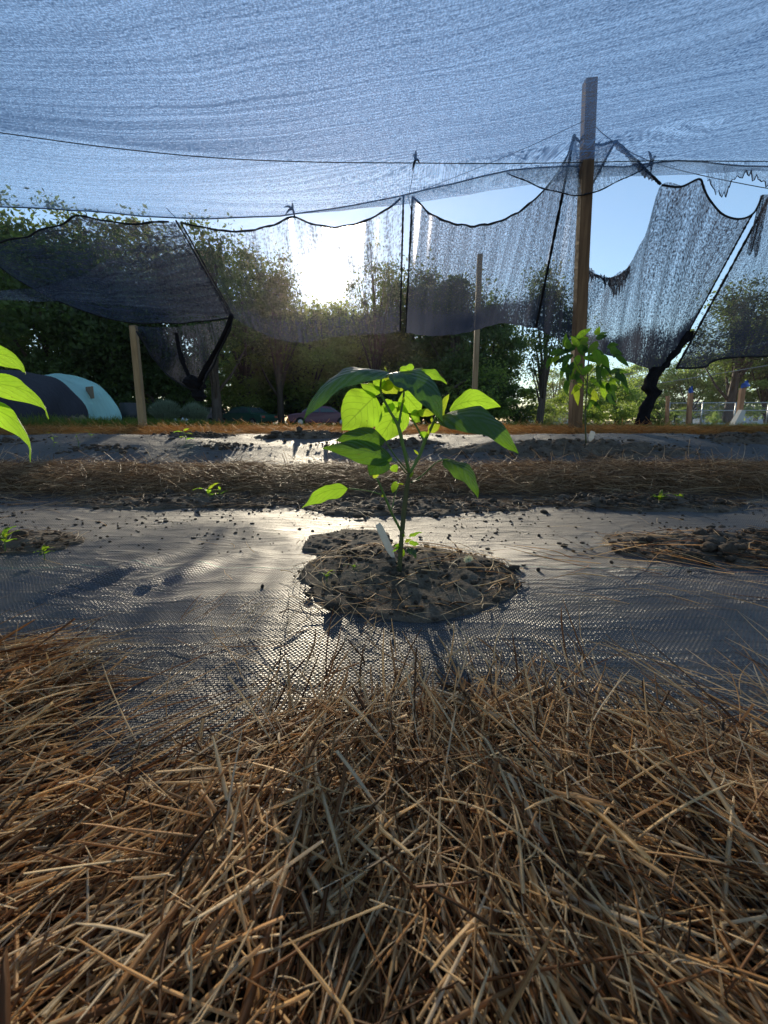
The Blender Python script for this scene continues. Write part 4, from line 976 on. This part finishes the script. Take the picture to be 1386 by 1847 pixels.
# grey feathery shrubs
def shrub(px, ytop, Y, wpx, label, seed):
    r = np.random.default_rng(seed); top = P(px, ytop, Y); z0 = float(H(top.x, Y, False)); h = top.z - z0; W = wpx / F * Y / 2
    n = 3800
    a = r.uniform(0, 2 * PI, n); q = r.random(n) ** .6; th = q * 1.1
    L = r.uniform(.45, 1, n)
    c = np.stack([np.cos(a) * np.sin(th) * W * L * 1.1, np.sin(a) * np.sin(th) * W * L, np.cos(th * .9) * h * L], -1)
    d = c / (np.linalg.norm(c, axis=1)[:, None] + 1e-6) + r.normal(0, .25, (n, 3))
    v, f, rd = strands(c * .95, np.arctan2(d[:, 1], d[:, 0]), np.arctan2(d[:, 2], np.hypot(d[:, 0], d[:, 1])), r.uniform(.15, .35, n), np.full(n, .011), .2, 4, .2, seed)
    e = empty('shrub', (top.x, Y, z0), label, 'shrub', 'grey green shrubs')
    link('foliage', npmesh('foliage', v, f, False, attr={'rnd': rd}), M['sage'], e)
    mb = MB()
    for k in range(7):
        a = k * .9; mb.tube([(0, 0, -.1), (math.cos(a) * W * .3, math.sin(a) * W * .3, h * .4), (math.cos(a) * W * .7, math.sin(a) * W * .7, h * .8)], [.03, .02, .008], 5)
    mb.build('stems', M['bark'], e, True)
shrub(298, 722, 17.5, 60, 'feathery grey green shrub just right of the left post', 1)
shrub(350, 728, 18.5, 50, 'feathery grey green shrub behind the white bags', 2)

# grass
def grass(N, x0, x1, y0, y1, h0, h1, w, seed, mat, label):
    r = np.random.default_rng(seed); x = r.uniform(x0, x1, N); y = r.uniform(y0, y1, N)
    L = r.uniform(h0, h1, N) * (1 + .5 * sn(x, y, .8, 2)); z = H(x, y, False) - .02 + L * .45
    v, f, rd = strands(np.stack([x, y, z], -1), r.uniform(0, 6.28, N), r.uniform(.7, 1.5, N), np.abs(L), np.full(N, w), .5, 4, .2, seed)
    o = link('grass', npmesh('grass', v, f, False, attr={'rnd': rd}), M[mat]); tag(o, label, 'grass', kind='stuff')
grass(26000, -20, 24, 13, 30, .08, .26, .006, 3, 'grass', 'green and straw coloured grass strip in front of the wood')
grass(7000, -8, -4, 9, 15, .1, .3, .006, 5, 'grass', 'rough green grass at the foot of the teal tunnel')

# ---------------------------------------------------------------- hoop tunnel
def mat_cloth(name, a, b, rough=.7, tf=0.0, tcol=None):
    t = NT(name); co = t.coord(); n = t.noise(t.map(co, (1.5, 4, 1)), 2.0, 5, .6)
    c = t.mix(n, a, b); s = t.pr(c, rough, .35, t.bump(t.noise(t.map(co, (1, 3, .6)), 3, 5, .6), .7, .10))
    if tf:
        T = t.n('BsdfTranslucent'); T.inputs[0].default_value = (*tcol, 1); s = t.mixs(tf, s, T.outputs[0])
    return t.end(s)
M['teal'] = mat_cloth('teal_cover', (.46, .78, .74), (.58, .90, .85), .55, .4, (.45, .95, .92))
M['blackc'] = mat_cloth('black_cover', (.012, .012, .018), (.035, .036, .05), .75)
M['tarp'] = mat_cloth('brown_tarp', (.10, .07, .05), (.25, .19, .13), .8)
def tunnel():
    far = P(116, 770, 19); e = empty('hoop_tunnel', (far.x, 19, float(H(far.x, 19, False))), 'low hoop tunnel covered in teal sheet and black cloth at the left', 'tunnel')
    ax = Vector((-.22, -.98, 0)).normalized(); rd = Vector((ax.y * -1, ax.x, 0)).normalized()
    if rd.x < 0: rd = -rd
    W, Hh = 2.7, 2.02
    def sheet(name, s0, s1, off, mat, ns=26, wr=.03, seed=0, a0=0, a1=PI):
        V = []
        for i in range(ns):
            s = s0 + (s1 - s0) * i / (ns - 1)
            for k in range(40):
                a = a0 + (a1 - a0) * k / 39
                w = wr * (math.sin(a * 9 + s * 3.5 + seed) + .5 * math.sin(a * 4 - s * 8)) - .05 * abs(math.sin(s * PI / 1.4)) 
                rr = 1 + w / 2
                p = ax * s + rd * (math.cos(a) * (W + off) * rr) + Vector((0, 0, max(0, math.sin(a)) ** .85 * (Hh + off) * rr * (1 - .035 * s)))
                V.append(p)
        return link(name, npmesh(name, V, gridfaces(ns, 40), True), M[mat], e)
    sheet('cover', 0, 5.2, 0, 'teal', 40)
    sheet('black_cloth', 1.6, 9.0, .11, 'blackc', 60, .035, 0)
    # closed end
    V = [Vector((0, 0, .0))]; n = 40
    for ring in range(1, 8):
        for k in range(n):
            a = PI * k / (n - 1); q = ring / 7
            V.append(ax * (-.45 * (1 - q * q)) + rd * (math.cos(a) * W * q) + Vector((0, 0, math.sin(a) ** .85 * Hh * q if 0 < k < n - 1 else 0)))
    Fc = [(0, 1 + k, 2 + k) for k in range(n - 1)]
    for rI in range(6):
        for k in range(n - 1): a = 1 + rI * n + k; Fc.append((a, a + n, a + n + 1, a + 1))
    me = bpy.data.meshes.new('end_sheet'); me.from_pydata([tuple(v) for v in V], [], Fc); me.update()
    me.polygons.foreach_set('use_smooth', np.ones(len(me.polygons), dtype=bool)); link('end_sheet', me, M['teal'], e)
    # vent opening on the visible side
    mb = MB()
    A = math.radians(33); q = ax * .95 + rd * (math.cos(A) * (W + .06)) + Vector((0, 0, math.sin(A) ** .85 * (Hh + .06)))
    mb.box(q, (.55, .05, .42), Matrix.Rotation(math.radians(-38), 3, 'Z')); mb.build('vent_flap', M['tarp'], e)
tunnel()
def crumple(px, py, Y, wx, hz, label, mat, name, cat, seed):
    r = np.random.default_rng(seed); b = P(px, py, Y); z0 = float(H(b.x, Y, False))
    n, m = 28, 44; V = []
    for i in range(n):
        for j in range(m):
            u, v = j / (m - 1) * 2 - 1, i / (n - 1) * 2 - 1
            k = max(0, 1 - u * u) * max(0, 1 - v * v)
            z = hz * k ** .5 * (.7 + .5 * float(noise.noise((u * 3 + seed, v * 3, 0))) + .3 * abs(math.sin(u * 9 + v * 4)))
            V.append((u * wx, v * wx * .5, z - .01))
    o = link(name, npmesh(name, V, gridfaces(n, m), True), M[mat]); o.location = (b.x, Y, z0); tag(o, label, cat)
crumple(142, 768, 15.5, .95, .32, 'crumpled brown tarp heaped at the foot of the tunnel', 'tarp', 'tarp', 'tarp', 3)
M['bag'] = simple('white_plastic_bag', (.62, .66, .74), .4, .5, .15, 6, .8, bd=.1)
crumple(328, 768, 16, .40, .26, 'crumpled white plastic bags in front of the grey shrubs', 'bag', 'plastic_bag', 'bag', 5)
crumple(205, 768, 17, .30, .16, 'small white sheet end lying right of the tunnel', 'bag', 'plastic_sheet', 'sheet', 6)
M['barrel'] = simple('dark_barrel', (.03, .032, .035), .5, .4, .3)
bp = P(238, 768, 19.5); zb = float(H(bp.x, 19.5, False))
mb = MB(); mb.tube([(0, 0, 0), (0, 0, .05), (0, 0, .3), (0, 0, .32), (0, 0, .6), (0, 0, .62), (0, 0, .92), (0, 0, .95)], [.36, .38, .37, .385, .385, .37, .37, .34], 20)
o = mb.build('barrel', M['barrel'], None, True); o.location = (bp.x, 19.5, zb); tag(o, 'dark drum standing behind the left post', 'barrel')

# ---------------------------------------------------------------- cars
M['glass'] = simple('car_glass', (.05, .08, .09), .08, .8, .1, 3, 0)
M['tyre'] = simple('tyre', (.02, .02, .02), .85, .2)
M['rim'] = simple('wheel_rim', (.4, .4, .42), .4, .6, .1, 5, .1, .8)
M['car_green'] = simple('car_paint_green', (.03, .085, .065), .25, .6, .2, 3, .05)
M['car_maroon'] = simple('car_paint_maroon', (.12, .045, .08), .3, .6, .2, 3, .05)
M['car_grey'] = simple('car_paint_grey', (.20, .17, .19), .35, .5, .2, 3, .05)
M['lamp'] = simple('car_lamp', (.5, .12, .08), .2, .7, .1)
def car(px, Y, rz, paint, label):
    b = P(px, 768, Y); e = empty('parked_car', (b.x, Y, float(H(b.x, Y, False))), label, 'car', 'cars parked by the wood', rz); e.scale = (.9, .9, .9)
    prof = [(-2.2, .35), (-2.25, .62), (-2.15, .82), (-1.75, .90), (-1.35, .93), (-.75, 1.33), (-.1, 1.42), (.55, 1.36), (1.15, .98), (1.5, .93), (2.05, .82), (2.2, .65), (2.22, .38), (1.75, .25), (-1.75, .25)]
    wid = [.80, .84, .83, .82, .80, .60, .58, .60, .78, .80, .80, .80, .80, .78, .78]
    V, Fc = [], []; n = len(prof)
    for sd in (-1, 1):
        for (x, z), w in zip(prof, wid): V.append((x, sd * w, z))
    for i in range(n): j = (i + 1) % n; Fc.append((i, j, n + j, n + i))
    Fc += [tuple(range(n))[::-1], tuple(range(n, 2 * n))]
    me = bpy.data.meshes.new('body'); me.from_pydata(V, [], Fc); me.update(); o = link('body', me, M[paint], e)
    bv = o.modifiers.new('b', 'BEVEL'); bv.width = .06; bv.segments = 3
    for nm, q in (('windscreen', [(.62, -.55, 1.345), (1.13, -.70, 1.02), (1.13, .70, 1.02), (.62, .55, 1.345)]), ('rear_window', [(-.80, -.55, 1.315), (-1.28, -.70, .995), (-1.28, .70, .995), (-.80, .55, 1.315)])):
        nrm = (Vector(q[1]) - Vector(q[0])).cross(Vector(q[2]) - Vector(q[0])).normalized(); nrm *= .02 * (1 if nrm.z > 0 else -1)
        mb = MB(); mb.add([Vector(p) + nrm for p in q] + [Vector(p) - nrm for p in q], [(0, 1, 2, 3), (7, 6, 5, 4), (0, 4, 5, 1), (1, 5, 6, 2), (2, 6, 7, 3), (3, 7, 4, 0)]); mb.build(nm, M['glass'], e)
    for sd in (-1, 1):
        for (xa, xb, xc, xd) in ((-1.10, -.68, -.12, -.12), (-.04, -.04, .52, .98)):
            y1, y2 = sd * .835, sd * .625
            mb = MB(); mb.add([(xa, y1, .97), (xb, y2, 1.30), (xc, y2, 1.34 if xc < .3 else 1.28), (xd, y1, .97), (xa, y1 - sd * .05, .97), (xb, y2 - sd * .05, 1.30), (xc, y2 - sd * .05, 1.34 if xc < .3 else 1.28), (xd, y1 - sd * .05, .97)],
                   [(0, 1, 2, 3), (7, 6, 5, 4), (0, 4, 5, 1), (1, 5, 6, 2), (2, 6, 7, 3), (3, 7, 4, 0)]); mb.build('window', M['glass'], e)
        for xw in (-1.4, 1.4):
            mb = MB(); mb.tube([(xw, sd * .66, .32), (xw, sd * .70, .32), (xw, sd * .84, .32), (xw, sd * .87, .32)], [.30, .33, .33, .29], 20); w = mb.build('wheel', M['tyre'], e, False)
            mb = MB(); mb.tube([(xw, sd * .80, .32), (xw, sd * .885, .32)], [.19, .17], 16); mb.build('rim', M['rim'], w)
        for xl in (-2.2, 2.17):
            mb = MB(); mb.box((xl, sd * .62, .68), (.10, .26, .14)); mb.build('tail_light' if xl < 0 else 'headlight', M['lamp'] if xl < 0 else M['glass'], e)
    return e
car(446, 31, math.radians(150), 'car_green', 'dark green saloon car parked at the wood edge right of the shrubs')
car(580, 30, math.radians(8), 'car_maroon', 'maroon car mostly hidden behind the bushy pepper plant')
car(380, 32, math.radians(80), 'car_grey', 'grey purple car half hidden behind the shrubs, left of the green car')

# ---------------------------------------------------------------- house, fence, poles on the right
M['roofing'] = simple('grey_shingles', (.16, .17, .19), .8, .3, .25, 4, .5, bd=.05)
M['siding'] = simple('pale_blue_siding', (.45, .52, .60), .7, .3, .1)
M['trim'] = simple('white_trim', (.75, .75, .72), .6, .3, .08)
M['galv'] = simple('galvanised_steel', (.42, .45, .48), .4, .5, .15, 8, .1, .6)
M['blue'] = simple('blue_cloth', (.05, .12, .45), .7, .3, .2)
M['concrete'] = simple('pale_concrete', (.5, .48, .44), .85, .3, .15)
def house(px, Y, w, d, hw, hr, label, rz=0):
    b = P(px, 762, Y); e = empty('house', (b.x, Y, float(H(b.x, Y, False)) - .1), label, 'house', None, rz)
    mb = MB(); mb.box((0, 0, hw / 2), (w, d, hw)); mb.build('wall', M['siding'], e)
    mb = MB(); x, y = w / 2 + .4, d / 2 + .5
    mb.add([(-x, -y, hw - .05), (x, -y, hw - .05), (x, y, hw - .05), (-x, y, hw - .05), (-x, 0, hw + hr), (x, 0, hw + hr)], [(0, 1, 5, 4), (2, 3, 4, 5), (0, 4, 3), (1, 2, 5), (3, 2, 1, 0)]); mb.build('roof', M['roofing'], e)
    for k in (-.32, .0, .32):
        mb = MB(); mb.box((k * w, -d / 2 - .03, hw * .55), (1.1, .08, 1.1)); f = mb.build('window', M['trim'], e)
        mb = MB(); mb.box((k * w, -d / 2 - .08, hw * .55), (.9, .04, .9)); mb.build('pane', M['glass'], f)
    mb = MB(); mb.box((.16 * w, -d / 2 - .04, 1.0), (1.0, .08, 2.0)); mb.build('door', M['trim'], e)
house(1272, 62, 5.0, 6, 1.9, .9, 'small grey roofed house seen through the metal fence')
house(1350, 75, 7.0, 6, 2.0, .9, 'pale distant house with a low grey roof at the right edge', .2)
house(982, 70, 4.5, 5, 1.6, .8, 'tiny distant roof at the foot of the sky gap', .3)
def rail_fence():
    Y = 22; a = P(1205, 760, Y); z0 = float(H(a.x, Y, False)); e = empty('metal_fence', (a.x, Y, z0), 'galvanised tube and mesh fence running between the reddish posts', 'fence')
    w = P(1560, 760, Y).x - a.x; zt = P(1205, 727, Y).z - z0; zm = P(1205, 741, Y).z - z0
    for z in (zt, zm, .12):
        mb = MB(); mb.tube([(0, 0, z), (w / 2, 0, z + .02), (w, .2, z)], .022, 6); mb.build('rail', M['galv'], e, True)
    for k in range(7):
        mb = MB(); mb.tube([(w * k / 6, 0, 0), (w * k / 6, 0, zt + .03)], .028, 6); mb.build('upright', M['galv'], e, True)
    mb = MB(); n = 90
    for k in range(n):
        x = w * k / n; 
        mb.tube([(x, .03, .05), (min(w, x + zt), .03, .05 + min(zt, w - x))], .003, 3, False); mb.tube([(x, .035, zt), (min(w, x + zt), .035, max(.05, zt - min(zt, w - x)))], .003, 3, False)
    mb.build('wire_mesh', M['galv'], e)
rail_fence()
post((1205, 714), (1204, 760), 21.5, .13, 'post_red', 'short reddish post at the left end of the metal fence', 'fence_post', 'reddish fence posts')
post((1246, 708), (1243, 760), 21, .17, 'post_red', 'reddish post topped with a blue cloth, left of the distant house', 'fence_post', 'reddish fence posts')
post((1340, 700), (1333, 752), 18, .17, 'post_red', 'leaning reddish post standing on a pale concrete foot at the right', 'fence_post', 'reddish fence posts')
def cloth(px, py, Y, s, lean, label):
    c = P(px, py, Y); n = 8; V = []
    for i in range(n):
        for j in range(n):
            u, v = i / (n - 1), j / (n - 1)
            V.append((u * s * (1 - .5 * v), .06 * math.sin(u * 7 + v * 3), v * s * 1.1 * lean + u * s * .35))
    o = link('blue_cloth', npmesh('blue_cloth', V, gridfaces(n, n), True), M['blue']); o.location = c; tag(o, label, 'cloth', 'blue cloths on the fence posts')
cloth(1243, 710, 20.8, .22, 1, 'blue cloth tied on top of the post left of the house')
cloth(1338, 701, 17.8, .34, .5, 'blue cloth streaming right from the leaning post')
cb = P(1330, 764, 17.5); mb = MB(); mb.box((0, 0, .0), (.26, .3, .66), Matrix.Rotation(.35, 3, 'Y'), .62)
o = mb.build('concrete_foot', M['concrete']); o.location = (cb.x, 17.5, float(H(cb.x, 17.5, False)) + .28); tag(o, 'pale leaning concrete block under the right reddish post', 'block')
# power lines and pole
post((1010, 690), (1012, 762), 70, .3, 'bark', 'distant utility pole in the sky gap', 'utility_pole', round_=True)
for i, (a, b, c) in enumerate((((860, 728, 45), (1100, 690, 34), (1386, 618, 26)), ((860, 735, 45), (1130, 700, 34), (1500, 640, 26)), ((880, 722, 45), (1010, 702, 38), (1500, 590, 26)))):
    cord([a, b, c], .016, ['upper power line crossing the sky gap', 'lower power line crossing the sky gap', 'highest power line rising to the right edge'][i], 'power line', mat='galv').name = 'power_line'

# ---------------------------------------------------------------- light, world, camera
sd_ = P(590, 500, 1.0) - Vector((0, 0, CAMZ)); sd_.normalize()
elev = math.asin(sd_.z); az = math.atan2(sd_.x, sd_.y)
L = bpy.data.lights.new('sun', 'SUN'); L.energy = 5.0; L.angle = math.radians(.6); L.color = (1, .86, .64)
so = bpy.data.objects.new('sun', L); C.objects.link(so); so.rotation_euler = sd_.to_track_quat('Z', 'Y').to_euler()
so.location = (-2, 20, 12)
w = bpy.data.worlds.new('World'); bpy.context.scene.world = w; w.use_nodes = True; nt = w.node_tree; nt.nodes.clear()
out = nt.nodes.new('ShaderNodeOutputWorld'); bg = nt.nodes.new('ShaderNodeBackground'); sky = nt.nodes.new('ShaderNodeTexSky')
sky.sky_type = 'NISHITA'; sky.sun_disc = False; sky.sun_elevation = elev; sky.sun_rotation = az
sky.air_density = 1.1; sky.dust_density = .10; sky.ozone_density = 3.5
bg.inputs[1].default_value = .15
nt.links.new(sky.outputs[0], bg.inputs[0])
# bright solar disc and its aureole in the sky
tc = nt.nodes.new('ShaderNodeTexCoord'); dt = nt.nodes.new('ShaderNodeVectorMath'); dt.operation = 'DOT_PRODUCT'
nt.links.new(tc.outputs['Generated'], dt.inputs[0]); dt.inputs[1].default_value = sd_
def wm(op, a, b):
    n_ = nt.nodes.new('ShaderNodeMath'); n_.operation = op
    for k, x in enumerate((a, b)):
        if isinstance(x, float): n_.inputs[k].default_value = x
        else: nt.links.new(x, n_.inputs[k])
    return n_.outputs[0]
d1 = wm('SUBTRACT', 1.0, dt.outputs['Value'])
g1 = wm('MULTIPLY', wm('EXPONENT', wm('MULTIPLY', d1, -1.0 / .00022), 0.0), 90.0)
g2 = wm('MULTIPLY', wm('EXPONENT', wm('MULTIPLY', d1, -1.0 / .0016), 0.0), .8)
g3 = wm('MULTIPLY', wm('EXPONENT', wm('MULTIPLY', d1, -1.0 / .03), 0.0), .05)
g = wm('ADD', wm('ADD', g1, g2), g3)
bg2 = nt.nodes.new('ShaderNodeBackground'); bg2.inputs[0].default_value = (1, .93, .82, 1); nt.links.new(g, bg2.inputs[1])
ad = nt.nodes.new('ShaderNodeAddShader'); nt.links.new(bg.outputs[0], ad.inputs[0]); nt.links.new(bg2.outputs[0], ad.inputs[1])
# even pale blue fill added over the whole sky to lift the shadows
bg3 = nt.nodes.new('ShaderNodeBackground'); bg3.inputs[0].default_value = (.62, .84, 1, 1); bg3.inputs[1].default_value = .15
ad2 = nt.nodes.new('ShaderNodeAddShader'); nt.links.new(ad.outputs[0], ad2.inputs[0]); nt.links.new(bg3.outputs[0], ad2.inputs[1])
nt.links.new(ad2.outputs[0], out.inputs['Surface'])

# haze before the wood, added for sun glow, flare pink in its colour
hm = bpy.data.materials.new('glow_haze'); hm.use_nodes = True; ht = hm.node_tree; ht.nodes.clear()
ho = ht.nodes.new('ShaderNodeOutputMaterial'); hv = ht.nodes.new('ShaderNodeVolumeScatter'); hv.inputs['Density'].default_value = .0009; hv.inputs['Anisotropy'].default_value = .72; hv.inputs['Color'].default_value = (1, .80, .80, 1)
ht.links.new(hv.outputs[0], ho.inputs['Volume'])
mb = MB(); mb.box((0, 37, 7), (110, 58, 18)); hz = mb.build('haze', hm); hz['kind'] = 'structure'

cam = bpy.data.cameras.new('camera'); co = bpy.data.objects.new('camera', cam); C.objects.link(co)
co.location = (0, 0, CAMZ); co.rotation_euler = (PI / 2 - PITCH, 0, 0)
cam.sensor_fit = 'VERTICAL'; cam.sensor_height = 36; cam.sensor_width = 27; cam.lens = 850 / 1847 * 36
cam.clip_start = .01; cam.clip_end = 3000
cam.dof.use_dof = True; cam.dof.focus_distance = 1.05; cam.dof.aperture_fstop = 13
sc = bpy.context.scene; sc.camera = co
sc.view_settings.view_transform = 'Standard'; sc.view_settings.look = 'None'; sc.view_settings.exposure = 0
sc.cycles.transparent_max_bounces = 24; sc.cycles.max_bounces = 7; sc.cycles.transmission_bounces = 5; sc.cycles.sample_clamp_indirect = 6
sc.cycles.use_denoising = True
